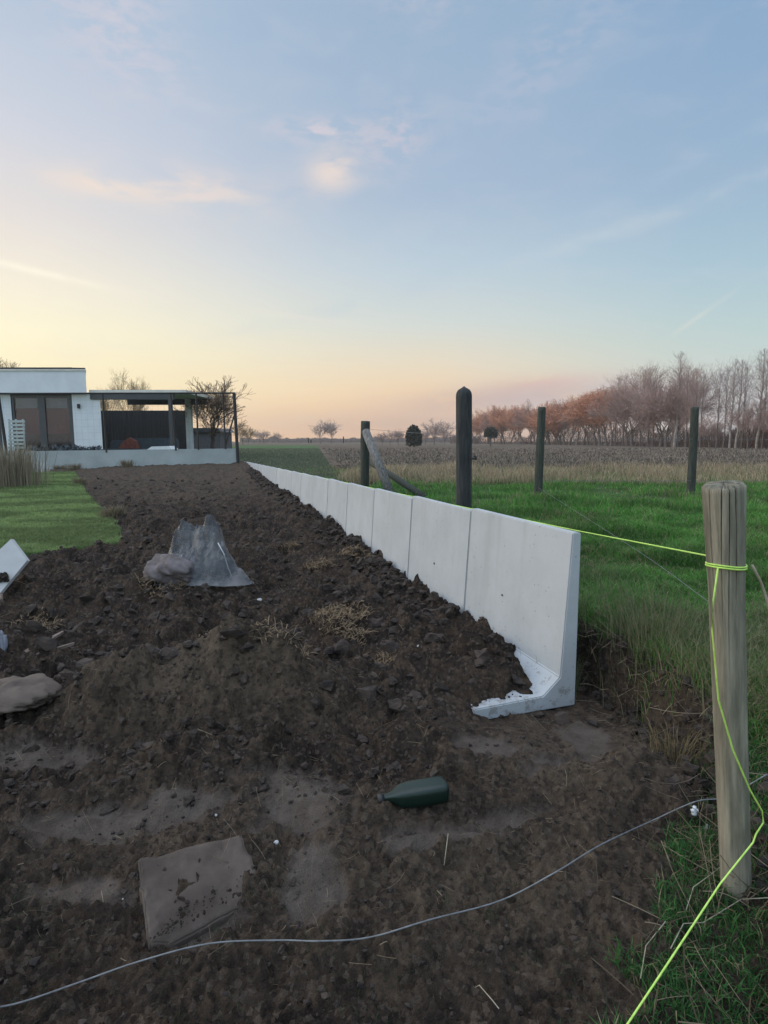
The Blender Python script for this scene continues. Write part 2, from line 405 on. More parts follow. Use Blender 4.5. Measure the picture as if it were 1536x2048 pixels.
geo = q.n('ShaderNodeNewGeometry'); oi = q.n('ShaderNodeObjectInfo')
n1 = q.noise(geo.outputs['Position'], 3.5, 5, .6); n2 = q.noise(geo.outputs['Position'], 45, 4, .6)
c = q.mix(q.mr(n1, .3, .7), (.385, .40, .405), (.45, .465, .475))
c = q.mix(q.m('MULTIPLY', q.mr(n2, .55, .8), .35), c, (.34, .34, .34))
c = q.mix(q.m('MULTIPLY', oi.outputs['Random'], .25), c, (.32, .34, .36))
mps = q.n('ShaderNodeMapping'); mps.inputs['Scale'].default_value = (9, 9, .7); q.link(geo.outputs['Position'], mps.inputs[0])
c = q.mix(q.m('MULTIPLY', q.mr(q.noise(mps.outputs[0], 1.0, 5, .6), .5, .75), .30), c, (.28, .275, .27))
vo = q.n('ShaderNodeTexVoronoi'); vo.inputs['Scale'].default_value = 26; q.link(geo.outputs['Position'], vo.inputs['Vector'])
pit = q.mr(vo.outputs['Distance'], .06, .14, 1, 0)
c = q.mix(q.m('MULTIPLY', pit, q.mr(q.noise(geo.outputs['Position'], 6, 2), .46, .56)), c, (.22, .24, .23))
sz = q.n('ShaderNodeSeparateXYZ'); q.link(geo.outputs['Position'], sz.inputs[0])
sn = q.noise(geo.outputs['Position'], 22, 5, .7); lowm = q.mr(sz.outputs[2], .30, .0)
c = q.mix(q.m('MULTIPLY', q.mr(q.m('ADD', sn, q.m('MULTIPLY', lowm, .13)), .63, .74), .55), c, (.16, .135, .115))
q.link(c, b.inputs['Base Color']); b.inputs['Roughness'].default_value = .75; bump(q, b, n2, .2, .003)
M_hole = pmat('dark_hole', (.02, .02, .02), (.03, .03, .03), bs=0)
M_post = pmat('weathered_wood', (.13, .118, .085), (.33, .295, .22), 5, .85, .9, .004, (9, 9, .8))
M_post_dark = pmat('dark_tarred_wood', (.012, .014, .016), (.045, .046, .044), 6, .85, .6, .006, (8, 8, .9))
M_post_grn = pmat('mossy_wood', (.022, .027, .022), (.055, .060, .046), 6, .9, .5, .005, (8, 8, .9))
M_string = pmat('lime_string', (.38, .62, .10), (.55, .80, .16), 80, .55, .2, .001)
M_wire = pmat('galvanised_wire', (.12, .125, .13), (.20, .205, .21), 60, .55, .1, .001, metallic=.3)
M_white_pl = pmat('white_plastic', (.50, .52, .55), (.62, .63, .65), 20, .4, .05)
M_render = pmat('white_render', (.60, .62, .63), (.66, .68, .69), 2, .85, .1, .002)
M_anth = pmat('anthracite_metal', (.030, .036, .042), (.040, .046, .052), 4, .45, .05)
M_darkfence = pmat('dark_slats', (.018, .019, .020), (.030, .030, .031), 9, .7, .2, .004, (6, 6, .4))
M_plinth = pmat('grey_plinth_concrete', (.30, .33, .32), (.40, .43, .42), 1.2, .85, .2, .003)
M_roofedge = pmat('pale_roof_edge', (.55, .52, .46), (.66, .63, .55), 3, .6, .05)
M_solar = pmat('solar_glass', (.012, .016, .02), (.02, .025, .03), 5, .55, 0)
M_reflection = pmat('rust_red_reflection', (.30, .050, .042), (.40, .08, .065), 2, .9, .2, .01, (8, 1, .6))
M_blind = pmat('pale_blind', (.40, .40, .40), (.48, .48, .47), 4, .9, 0)
M_cushion = pmat('grey_cushion', (.060, .085, .11), (.09, .12, .145), 6, .95, .2, .004)
M_redcush = pmat('red_cushion', (.22, .06, .05), (.34, .12, .08), 8, .95, .2, .004)
M_shed = pmat('grey_shed_boards', (.07, .068, .075), (.11, .105, .11), 3, .8, .2, .004, (8, 1, 1))
M_fence = pmat('black_fence_metal', (.010, .011, .012), (.016, .017, .018), 4, .6, .05)
M_black = pmat('black_plastic', (.01, .01, .01), (.02, .02, .02), 9, .5, 0)
M_bark = pmat('bark', (.10, .078, .068), (.16, .125, .11), 3, .95, 0)
M_bark_pale = pmat('birch_bark', (.20, .17, .15), (.34, .30, .27), 2, .9, 0)
M_twig = pmat('brown_twigs', (.26, .175, .145), (.38, .26, .225), .6, .95, 0)
M_twig_red = pmat('russet_twigs', (.40, .17, .095), (.55, .27, .16), .5, .95, 0)
M_twig_mauve = pmat('mauve_twigs', (.24, .185, .175), (.34, .265, .24), .5, .95, 0)
M_twig_gold = pmat('golden_twigs', (.22, .14, .07), (.34, .23, .12), .5, .95, 0)
M_twig_dark = pmat('dark_twigs', (.10, .065, .045), (.17, .11, .075), .5, .95, 0)
M_leaf_dark = pmat('dark_evergreen', (.012, .018, .012), (.03, .035, .022), 5, .9, 0)
M_blade = attr_mat('grass_blades', .75, .3)
M_straw = attr_mat('straw', .85, .15)
M_clod = pmat('soil_clod', (.017, .0125, .0105), (.060, .042, .031), 22, .95, .8, .01, coords='Generated', stretch=(6, 6, 1))
M_clodw = None
mg, q, b, o = new_mat('window_glass'); b.inputs['Base Color'].default_value = (.6, .65, .7, 1); b.inputs['Roughness'].default_value = .03
tr = q.n('ShaderNodeBsdfTransparent'); tr.inputs[0].default_value = (.75, .78, .8, 1); gl = q.n('ShaderNodeBsdfGlossy'); gl.inputs['Roughness'].default_value = .04
mx = q.n('ShaderNodeMixShader'); fz = q.n('ShaderNodeFresnel'); fz.inputs[0].default_value = 1.5
q.link(fz.outputs[0], mx.inputs[0]); q.link(tr.outputs[0], mx.inputs[1]); q.link(gl.outputs[0], mx.inputs[2]); q.link(mx.outputs[0], o.inputs[0]); M_glass = mg

# ------------------------------------------------------------------ ground sheet
rows = np.concatenate([[-500, -200, -40, -8, -2, -.6, .1, .45, .65], .8 * np.exp(np.arange(0, math.log(24 / .8), .0058)), 24 * np.exp(np.arange(.012, math.log(640 / 24), .03)), [650.]])
tcol = np.concatenate([[-1.0], np.linspace(-1, 1, 660), [1.0]])
yy = np.repeat(rows, len(tcol)).reshape(len(rows), -1)
hw = 1.2 + .80 * np.abs(rows)
xx = tcol[None, :] * hw[:, None]; xx[:, 0] = -600; xx[:, -1] = 600
zz = height(xx, yy)
lawn, right, clay, field, beyond = masks(xx, yy)
V = np.stack([xx.ravel(), yy.ravel(), zz.ravel()], 1)
nr, nc = xx.shape
idx = np.arange(nr * nc).reshape(nr, nc)
F = np.stack([idx[:-1, :-1].ravel(), idx[:-1, 1:].ravel(), idx[1:, 1:].ravel(), idx[1:, :-1].ravel()], 1)
grassm = np.clip(np.maximum(lawn, np.maximum(right, beyond)), 0, 1)
bx = bank_x(yy)
grassm = np.where((yy < 2.95), ss(.02, .16, xx - bx + .05 * perlin(xx * 6, yy * 6)), grassm)
grassm = np.maximum(grassm, 0 * yy * (fbm(xx * 5, yy * 5, 3) > .05))
sandy_lit = np.maximum(ell(xx, yy, 1180, 1520, .5, .38), .8 * ell(xx, yy, 1000, 1750, .8, .35)); sandy_lit = np.maximum(sandy_lit, .65 * ell(xx, yy, 400, 1650, .7, .28)); sandy_lit = np.maximum(sandy_lit, .5 * ss(7, 15, yy)); sandy_lit = np.maximum(sandy_lit, 1.1 * ell(xx, yy, 400, 1440, .6, .22))  # sandy ground, plus light on the mound's front painted in as paler soil
sandy_lit = np.maximum(sandy_lit, .5 * ell(xx, yy, 300, 1010, 3, 1.5))
cov = np.stack([grassm.ravel(), clay.ravel(), field.ravel(), np.clip(sandy_lit, 0, 1).ravel()], 1)
ground = mesh_np('ground', V, F, M_ground, smooth=True, attr={'Cover': cov}); tag(ground, kind='structure')

def GG(px, py, up=0.0):
    z = .05
    for _ in range(6):
        p = G(px, py, z); z = hz(p.x, p.y)
    p = G(px, py, z); return Vector((p.x, p.y, z + up))

# ------------------------------------------------------------------ retaining wall
def wall_base_z(s): return -.0175 * s
H = .8
def panel_mesh():
    # profile in (a = towards dirt, z); extruded along the wall by .994
    prof = [(0, 0), (0, H), (.044, H), (.085, .145), (.17, .068), (.51, .058), (.51, 0)]
    bm = bmesh.new(); L = .9905
    def pt(a, s, z): return Vector((0, 0, 0)) + WN * a + WD * s + Vector((0, 0, z))
    v0 = [bm.verts.new(pt(a, .003, z)) for a, z in prof]; v1 = [bm.verts.new(pt(a, L, z)) for a, z in prof]
    bm.faces.new(v0); bm.faces.new(v1[::-1]); n = len(prof)
    for k in range(n): bm.faces.new((v0[k], v1[k], v1[(k + 1) % n], v0[(k + 1) % n]))
    bmesh.ops.recalc_face_normals(bm, faces=bm.faces[:])
    bmesh.ops.bevel(bm, geom=bm.edges[:], offset=.005, segments=2, affect='EDGES')
    me = bpy.data.meshes.new('wall_panel'); bm.to_mesh(me); bm.free(); me.materials.append(M_conc); return me
pme = panel_mesh()
ordn = ['nearest', 'second nearest', 'third nearest', 'fourth nearest', 'fifth nearest', 'sixth nearest', 'seventh nearest', 'eighth nearest', 'ninth nearest', 'tenth nearest', 'eleventh nearest', 'twelfth nearest'] 
hm = MB().tube([(-.0035, 0, 0), (.004, 0, 0)], .0125, 12); hole_mesh = hm.build('lifting_hole', M_hole)
for i in range(NPAN):
    p = Vector((WX0, WY0, 0)) + WD * i + Vector((0, 0, wall_base_z(i) + (.0012 if i % 3 == 1 else 0)))
    root = empty('retaining_panel', p)
    o = bpy.data.objects.new('concrete_panel', pme); link(o, root)
    o.rotation_euler = (0, math.radians(-.3 + .08 * math.sin(i * 2.3)), 0)
    n_ = NPAN - i
    if i == 0: lb = 'nearest pale concrete L-shaped wall panel showing its foot, end face and dark lifting hole'
    elif i < len(ordn): lb = ordn[i] + ' pale concrete panel of the long retaining wall, counted from the open near end'
    else: lb = ('farthest' if n_ == 1 else 'panel %s from the fenced far end of the' % {2: 'second', 3: 'third', 4: 'fourth', 5: 'fifth', 6: 'sixth', 7: 'seventh'}[n_]) + (' panel of the' if n_ == 1 else '') + ' long pale concrete retaining wall'
    tag(root, lb, 'concrete panel', 'precast panels of the long retaining wall')
    for (px, py, k) in ((1012, 1196, 0), (868, 1129, 1)):
        if k == i:
            h = hole_mesh if i == 0 else hole_mesh.copy()
            if i: COL.objects.link(h)
            zz0 = .372
            a = .0685
            s_ = .56 if i == 0 else .50
            h.parent = root; h.location = WN * a + WD * s_ + Vector((0, 0, zz0)); h.rotation_euler = (0, 0, math.atan2(WN.y, WN.x))

# loose grit and crumbs on the foot of the first panel, clods everywhere
def ico(sub=1):
    bm = bmesh.new(); bmesh.ops.create_icosphere(bm, subdivisions=sub, radius=1)
    V = np.array([v.co[:] for v in bm.verts]); F = np.array([[v.index for v in f.verts] for f in bm.faces]); bm.free(); return V, F
def rocks(name, pts, rad, mat, label, cat, sub=2, flat=.75, group=None):
    V0, F0 = ico(sub); n = len(pts); Vs = []; Fs = []
    variants = []; hulls = []; base = 0
    for k in range(16):
        a = rng.random(3) * 50
        if sub == 2:
            bm = bmesh.new()
            for _ in range(22):
                u = rng.normal(size=3); u = u / np.linalg.norm(u) * (.62 + .5 * rng.random()); bm.verts.new(u)
            bmesh.ops.convex_hull(bm, input=bm.verts[:]); 
            for v_ in [v_ for v_ in bm.verts if not v_.link_faces]: bm.verts.remove(v_)
            bmesh.ops.triangulate(bm, faces=bm.faces[:]); bmesh.ops.subdivide_edges(bm, edges=bm.edges[:], cuts=1); bmesh.ops.triangulate(bm, faces=bm.faces[:]); bm.verts.index_update()
            Vv = np.array([v_.co[:] for v_ in bm.verts]); Vv = Vv * (1 + .22 * fbm(Vv[:, 0] * 2.5 + a[0], Vv[:, 1] * 2.5 + Vv[:, 2] * 2, 3))[:, None]
            hulls.append((Vv, np.array([[v_.index for v_ in f_.verts] for f_ in bm.faces]))); bm.free()
        d = 1 + .75 * fbm(V0[:, 0] * 1.5 + a[0] + V0[:, 2], V0[:, 1] * 1.5 + a[1] - V0[:, 2], 3)
        variants.append(V0 * d[:, None])
    for i in range(n):
        R = np.array(Matrix.Rotation(rng.random() * 6.28, 3, 'Z') @ Matrix.Rotation(rng.random() * 1.2, 3, 'X'))
        s = rad[i] * np.array([1, .7 + .5 * rng.random(), flat * (.7 + .5 * rng.random())])
        Vk, Fk = hulls[i % 16] if hulls else (variants[i % 12], F0)
        Vs.append((Vk * s) @ R.T + pts[i]); Fs.append(Fk + base); base += len(Vk)
    o = mesh_np(name, np.concatenate(Vs), np.concatenate(Fs), mat, smooth=False); tag(o, label, cat, kind='stuff'); return o
pts = []; rad = []
def scatter(n, f):
    for _ in range(n):
        r = f()
        if r is not None: pts.append(r[0]); rad.append(r[1])
def dirtfield():
    y = 1.75 * math.exp(rng.random() * math.log(14 / 1.75)); x = -.72 * y + rng.random() * (wall_x(y) + .72 * y - .06)
    if y < 2.6: x = -1.9 + rng.random() * 2.1
    if in_poly(np.array([x]), np.array([y]), LAWN)[0]: return None
    r = .006 + .020 * rng.random() ** 3; r *= (1 + .08 * y)
    return ((x, y, hz(x, y) + r * .15), r)
scatter(3000, dirtfield)
def alongwall():
    s = 1.0 + 14 * rng.random() ** 1.3; a = .04 + .28 * rng.random() ** 1.5
    p = Vector((WX0, WY0, 0)) + WD * s + WN * (a + .07); r = (.012 + .035 * rng.random() ** 2)
    return ((p.x, p.y, hz(p.x, p.y) + r * .4), r)
scatter(1100, alongwall)
def bigclod():
    y = 2.3 + 4.5 * rng.random() ** 1.3; x = -.66 * y + rng.random() * (wall_x(y) + .66 * y - .15)
    if in_poly(np.array([x]), np.array([y]), LAWN)[0]: return None
    r = .028 + .035 * rng.random() ** 2
    return ((x, y, hz(x, y) + r * .1), r)
scatter(330, bigclod)
def bankside():
    y = 1.3 + 1.9 * rng.random(); x = float(bank_x(y)) + rng.normal(0, .06); r = .008 + .025 * rng.random() ** 2
    return ((x, y, hz(x, y) + r * .2), r)
scatter(600, bankside)
def nearf():
    y = .85 + 1.3 * rng.random(); x = (rng.random() * 2 - 1) * (.2 + .75 * y); r = .003 + .010 * rng.random() ** 3
    return ((x, y, hz(x, y) + r * .2), r)
scatter(1500, nearf)
# soil fallen on the foot of the first panel: heaped against the foot's far half
for _ in range(0):
    s = .12 + 1.0 * rng.random(); a = .14 + .34 * rng.random()
    lim = .46 - .28 * min(1, max(0, (s - .02) / .9))        # covers more of the foot further along
    if a < lim * (1 - .25 * rng.random()) and s < 1.0: 
        if rng.random() > .03: continue
    if s < .35 and a < .30 and rng.random() > .15: continue
    p = Vector((WX0, WY0, 0)) + WD * s + WN * a
    r = .004 + .020 * rng.random() ** 2 * min(1, .3 + s * 1.5)
    fz = .062 + max(0, s - .15) * .12 * rng.random() * 1.4 * (a / .45)
    pts.append((p.x, p.y, fz + r * .3)); rad.append(r)
for _ in range(160):
    s = .03 + .3 * rng.random(); a = .12 + .35 * rng.random(); p = Vector((WX0, WY0, 0)) + WD * s + WN * a
    r = .002 + .005 * rng.random() ** 2; pts.append((p.x, p.y, .064)); rad.append(r)
rocks('soil_clods', pts, rad, M_clod, 'dark brown clods and crumbs of loose soil strewn over the dug earth', 'soil clods', sub=2)

# ------------------------------------------------------------------ blades
def blades(name, P0, h, wd, lean, colr, mat, label, cat, curl=.5):
    """P0 (n,3) base points; h, wd, lean (n,); colr (n,3)"""
    n = len(P0); th = rng.random(n) * 2 * np.pi; ph = rng.random(n) * 2 * np.pi
    side = np.stack([np.cos(th), np.sin(th), np.zeros(n)], 1) * (wd / 2)[:, None]
    ld = np.stack([np.cos(ph), np.sin(ph), np.zeros(n)], 1)
    up = np.array([0, 0, 1.0])
    mid = P0 + up * (h * .55)[:, None] + ld * (lean * h * .28)[:, None]
    tip = P0 + up * (h * (1 - .35 * lean * curl * 2))[:, None] + ld * (lean * h * 1.0)[:, None]
    V = np.stack([P0 - side, P0 + side, mid - side * .8, mid + side * .8, tip], 1).reshape(-1, 3)
    b = np.arange(n)[:, None] * 5
    F4 = b + np.array([[0, 1, 3, 2]]); F3 = b + np.array([[2, 3, 4]])
    C = np.repeat(np.concatenate([colr, np.ones((n, 1))], 1)[:, None, :], 5, 1).reshape(-1, 4)
    o = mesh_np(name, V, [F4, F3], mat, attr={'Col': C}); tag(o, label, cat, kind='stuff'); return o
def colmix(n, a, b, c=None, pc=.1):
    t = rng.random((n, 1)) ** 1.2; k = np.array(a) * (1 - t) + np.array(b) * t
    if c is not None:
        s = rng.random(n) < pc; k[s] = np.array(c) * (.8 + .4 * rng.random((s.sum(), 1)))
    return k
def onground(x, y, dz=-.005): return np.stack([x, y, height(x, y) + dz], 1)
# pasture to the right of the wall
def ysamp(n, a, b, pw=1.0): return a * np.exp(rng.random(n) * math.log(b / a))
n = 380000
y = np.concatenate([ysamp(int(n * .5), 2.2, 16), ysamp(n - int(n * .5), 1.3, 7)])
x0 = np.where(y > 2.95, wall_x(y) + .02, bank_x(y)); x1 = .74 * y + .3
x = x0 + rng.random(len(y)) * np.maximum(x1 - x0, .01)
ext = rng.random(len(y)) < .18; x = np.where(ext, x1 + 1.8 * rng.random(len(y)), x); x1 = x1 + 1.8
keep = (x > x0) & (x < x1) & (rng.random(len(y)) < ss(.0, .25, x - x0 + .08 * perlin(x * 5, y * 5)) + (y > 4) )
keep &= ~((y < 1.9) & (rng.random(len(y)) < .6))
x, y = x[keep], y[keep]; n = len(x)
pn = fbm(x * 1.3, y * 1.3, 3); lush = ss(-.35, .3, pn)
h = (.035 + .075 * rng.random(n)) * (.45 + 1.0 * lush) * ss(.9, 2.4, y); wd = .0022 + .0006 * y
c = colmix(n, (.046, .145, .030), (.135, .31, .055), (.28, .26, .15), .06) * (.65 + .6 * ss(-.4, .4, fbm(x * .8 + 9, y * 2.0, 3)))[:, None]
dry = (rng.random(n) < .06 + .22 * ss(.0, .5, fbm(x * .9 + 3, y * .9, 3)) + .5 * ss(10.0, 13.5, y) + .35 * np.exp(-((y - 2.4) / .8) ** 2)); c[dry] = colmix(dry.sum(), (.16, .14, .07), (.30, .26, .15))
blades('pasture_grass', onground(x, y), h, wd, .25 + .6 * rng.random(n), c, M_blade, 'lush green pasture grass growing on the right behind the concrete wall', 'grass')
# thin pale seed stems near the bank
n = 2600; y = 1.9 + 2.2 * rng.random(n); x = np.where(y > 2.95, wall_x(y), bank_x(y)) + .03 + .9 * rng.random(n) ** 1.5
blades('seed_stems', onground(x, y), .10 + .20 * rng.random(n), np.full(n, .0022), .2 + .5 * rng.random(n), colmix(n, (.08, .12, .05), (.26, .23, .14)), M_blade, 'thin pale seed stems sticking out of the grass near the wall end', 'grass stems')
# meadow far left of the fence line, beyond
n = 60000; y = ysamp(n, 9, 60); x = wall_x(y) + .1 + rng.random(n) * 1.0 * (-.6 - .12 * (y - 9) - wall_x(y) - .1)
k = x > wall_x(y); x, y = x[k], y[k]; n = len(x)
blades('meadow_grass', onground(x, y), .05 + .07 * rng.random(n), .003 + .0007 * y, .6 * rng.random(n), colmix(n, (.07, .10, .06), (.15, .17, .11), (.26, .23, .16), .2), M_blade, 'grey green frosty meadow grass beyond the far half of the wall', 'grass')
# lawn, left
n = 190000; y = ysamp(n, 4.6, 17.5); x = -.72 * y - .3 + rng.random(n) * (.45 * y)
k = in_poly(x, y, LAWN); x, y = x[k], y[k]; n = len(x)
c = colmix(n, (.15, .22, .075), (.25, .32, .13), (.20, .21, .10), .06) * (.75 + .5 * ss(-.3, .4, fbm(x * .7, y * 1.6, 3)))[:, None]
blades('lawn_grass', onground(x, y), .018 + .03 * rng.random(n), .0022 + .0007 * y, .3 + .6 * rng.random(n), c, M_blade, 'short green lawn at the left edge of the dug soil', 'grass')
# tall dry grass in front of the ploughed field
n = 42000; y = 10.6 + 4.2 * rng.random(n); x = -.9 + rng.random(n) * (.75 * y + 1.2)
x = np.where(rng.random(n) < .25, -.7 + rng.random(n) * 3, x)
k = rng.random(n) < .25 + .75 * ss(-.35, .35, fbm(x * .9, y * .9, 3)); x, y = x[k], y[k]; n = len(x)
h = (.12 + .30 * rng.random(n)) * (.55 + .5 * ss(-.3, .4, perlin(x * .6, y * .4)))
blades('dry_reed_grass', onground(x, y), h, np.full(n, .007), .15 + .5 * rng.random(n), colmix(n, (.28, .21, .13), (.52, .40, .27), (.10, .13, .05), .2), M_straw, 'tall straw coloured grass strip in front of the ploughed field', 'dry grass')
# stubble over the field itself
n = 26000; y = ysamp(n, 13, 60); x = -.3 - .12 * (y - 9) + rng.random(n) * (.9 * y)
blades('field_stubble', onground(x, y), .06 + .12 * rng.random(n), .004 + .0009 * y, .2 + .7 * rng.random(n), colmix(n, (.14, .11, .085), (.34, .28, .22), (.05, .04, .035), .3), M_straw, 'pale stubble and weeds over the brown ploughed field', 'stubble')
# roots and straw sticking out of the bank and the near earth
def strands(name, n, f, label, cat, mat=None, r=(.0004, .0011)):
    mb_v = []; mb_f = []; cc = []; base = 0
    for _ in range(n):
        res = f()
        if res is None: continue
        p, L, dirv = res; rr = r[0] + (r[1] - r[0]) * rng.random() ** 2
        a = Vector(p); d = Vector(dirv).normalized(); bend = Vector(rng.normal(0, .35, 3)); pp = [a.copy()]
        for k in range(4):
            d = (d + bend * .22).normalized(); a = a + d * (L / 4)
            if k > 1 and a.z < p[2] - .02: a.z = p[2]
            pp.append(a.copy())
        col = np.array([.26, .20, .13]) * (.2 + .9 * rng.random() ** 1.6)
        for i, q_ in enumerate(pp):
            dd = (pp[min(i + 1, 4)] - pp[max(i - 1, 0)]).normalized(); qq = dd.to_track_quat('Z', 'Y')
            for t in range(3): mb_v.append(q_ + qq @ Vector((math.cos(t * 2.1) * rr, math.sin(t * 2.1) * rr, 0))); cc.append((*col, 1))
        for i in range(4):
            for t in range(3): mb_f.append((base + i * 3 + t, base + i * 3 + (t + 1) % 3, base + i * 3 + 3 + (t + 1) % 3, base + i * 3 + 3 + t))
        base += 15
    o = mesh_np(name, np.array([v[:] for v in mb_v]), np.array(mb_f), M_straw, attr={'Col': np.array(cc)})
    if label: tag(o, label, cat, kind='stuff')
    return o
def f_straw():
    y = 1.15 * math.exp(rng.random() ** .7 * math.log(6)); x = -.72 * y + rng.random() * (min(wall_x(y), .7 * y) + .72 * y)
    if in_poly(np.array([x]), np.array([y]), LAWN)[0] or float(fbm(np.array([x * 1.5]), np.array([y * 1.5]), 2)[0]) < -.12: return None
    L = (.012 + .05 * rng.random() ** 3) * (.8 + .3 * y)
    return (x, y, hz(x, y) + .004), L, (rng.normal(), rng.normal(), .25 + .4 * rng.random())
strands('loose_straw', 4200, f_straw, 'thin straws and rootlets scattered over the dug soil', 'straw')
def f_root():
    y = 1.25 + 1.75 * rng.random(); x = float(bank_x(y)) + rng.normal(.02, .06)
    return (x, y, hz(x, y) + .01), .06 + .16 * rng.random(), (-.8 + rng.normal() * .5, -.4 + rng.normal() * .5, rng.normal() * .7)
strands('grass_roots', 260, f_root, 'tangled roots and dead stems hanging over the cut turf bank', 'roots', r=(.0006, .0015))
def f_corner():
    y = .95 + .75 * rng.random(); x = .45 + .95 * rng.random()
    if x < .45 + .6 * (y - .95): return None
    return (x, y, hz(x, y) + .01), .05 + .14 * rng.random(), (rng.normal(), rng.normal(), .3 + .5 * rng.random())
strands('dead_stems', 420, f_corner, 'dead pale stems lying in the green weeds round the near post', 'dead stems', r=(.0006, .0015))
# green weeds in the bottom corners and thin grass tinge at the bottom
n = 26000; y = .9 + 1.0 * rng.random(n); x = .35 + 1.1 * rng.random(n)
k = (x > .42 + .75 * (y - .95) + .1 * perlin(x * 9, y * 9)) ; x, y = x[k], y[k]; n = len(x)
blades('corner_weeds', onground(x, y), .015 + .05 * rng.random(n), .0018 + .002 * rng.random(n), .3 + .7 * rng.random(n), colmix(n, (.024, .08, .024), (.065, .18, .04), (.24, .20, .11), .12), M_blade, 'green grass and weeds around the foot of the nearest post', 'weeds')
n = 5000; y = .85 + .6 * rng.random(n); x = -1.1 + 1.6 * rng.random(n)
k = fbm(x * 4, y * 4, 3) > .08; x, y = x[k], y[k]; n = len(x)
blades('sparse_sprouts', onground(x, y), .006 + .018 * rng.random(n), np.full(n, .0018), .3 + .9 * rng.random(n), colmix(n, (.02, .04, .018), (.04, .07, .028)), M_blade, 'sparse low green sprouts on the nearest earth', 'sprouts')

# ------------------------------------------------------------------ posts
def post_mesh(r, L, nseg=56, nring=90, crack=.0, irregular=.04, point=0.0, seed=0, flare=0.0):
    V = []; F = []
    cr = np.random.default_rng(seed); cang = np.array([3.35, 3.75, 4.15, 4.62, 5.15, 5.45, 5.8, .5, 1.3, 2.1, 2.7]); cw = .022 + .016 * cr.random(11); cd = .5 + .5 * cr.random(11); cl = .14 + .26 * cr.random(11)
    for j in range(nring + 1):
        t = j / nring; z = t * L
        for k in range(nseg):
            a = 2 * math.pi * k / nseg
            rr = r * (1 + irregular * math.sin(2 * a + 3 * t + seed) + irregular * .6 * math.sin(5 * a - 4 * t + seed) + flare * max(0, t - .8) * 2)
            if crack:
                top = (1 - t) * L
                for i in range(11):
                    d = abs((a - cang[i] - .12 * math.sin(t * 9 + i) + math.pi) % (2 * math.pi) - math.pi)
                    dep = max(0, 1 - d / (cw[i] * (1 + .3 * (top < .05)))) * cd[i] * max(0.0, 1 - top / (cl[i] * L))
                    rr -= r * crack * dep
            if point and t > 1 - point: rr *= math.sqrt(max(.02, 1 - ((t - 1 + point) / point) ** 2))
            V.append((math.cos(a) * rr, math.sin(a) * rr, z))
    for j in range(nring):
        for k in range(nseg): F.append((j * nseg + k, j * nseg + (k + 1) % nseg, (j + 1) * nseg + (k + 1) % nseg, (j + 1) * nseg + k))
    # cap: concentric rings sinking slightly
    base = nring * nseg; prev = base
    for m_, s_ in enumerate((.85, .6, .3, .05)):
        st = len(V)
        for k in range(nseg):
            x, y, z = V[base + k]; V.append((x * s_, y * s_, L + .004 * math.sin(k * .9 + m_) * (r / .05) + (.004 if not point else 0)))
        for k in range(nseg): F.append((prev + k, prev + (k + 1) % nseg, st + (k + 1) % nseg, st + k))
        prev = st
    return np.array(V), np.array(F)
def put_post(name, base, top, r, mat, label, **kw):
    base = Vector(base); top = Vector(top); d = top - base
    V, F = post_mesh(r, d.length, **kw)
    o = mesh_np(name, V, F, mat, smooth=True); o.location = base; o.rotation_euler = d.to_track_quat('Z', 'Y').to_euler()
    tag(o, label, 'fence post', 'wooden fence posts'); return o
pb = P(1482, 1815, 1.36); pb.z = hz(pb.x, pb.y) - .14; pt_ = P(1447, 972, 1.27)
near_post = put_post('fence_post', pb, pt_, .0352, M_post, 'nearest round grey fence post with split top, lime string tied round it', crack=.40, seed=4, flare=.45, nseg=340, nring=120)
a = P(928, 1085, 4.9); b_ = P(928, 774, 4.9); a.z = .2
dark_post = put_post('fence_post', a, b_, .066, M_post_dark, 'tall thick dark fence post with rounded top right behind the wall', point=.05, seed=2, irregular=.02, nring=60)
for (px0, py0, px1, py1, Y, r, mt, lb) in (
    (729, 985, 731, 843, 9.0, .068, M_post_grn, 'short mossy corner post with a leaning brace pole beside the wall'),
    (1076, 985, 1084, 815, 8.4, .058, M_post_grn, 'slightly leaning fence post between the dark post and the right-hand one'),
    (1382, 980, 1390, 815, 8.6, .056, M_post_grn, 'fence post standing farthest right at the edge of the dry grass')):
    a = P(px0, py0, Y); b_ = P(px1, py1, Y); a.z = min(a.z, hz(a.x, a.y) - .02)
    put_post('fence_post', a, b_, r, mt, lb, seed=int(px0) % 17, nring=30, nseg=28, irregular=.05)
br = MB().tube([P(731, 862, 8.86), P(786, 1000, 8.3)], .065, 12, .07)
br = br.build('brace_pole', pmat('grey_pole_wood', (.07, .068, .062), (.20, .19, .175), 5, .9, .8, .006, (9, 9, .8)), smooth=True); tag(br, 'weathered grey pole leaning as a brace against the mossy corner post', 'brace pole')
br = MB().tube([P(742, 925, 9.6), P(800, 962, 8.6), P(850, 995, 8.0)], .05, 10)
br = br.build('fallen_pole', M_post_grn, smooth=True); tag(br, 'mossy pole lying aslant in the grass behind the wall', 'pole')
ins = MB(); c0 = P(948, 917, 4.86)
ins.tube([c0 + Vector((-.03, 0, 0)), c0 + Vector((.012, 0, 0))], .009, 8).tube([c0 + Vector((.014, -.001, -.014)), c0 + Vector((.022, 0, 0)), c0 + Vector((.014, .001, .014)), c0 + Vector((.002, 0, .02))], .006, 8)
tag(ins.build('insulator', M_black, smooth=True), 'small black insulator screwed into the tall dark post', 'insulator')

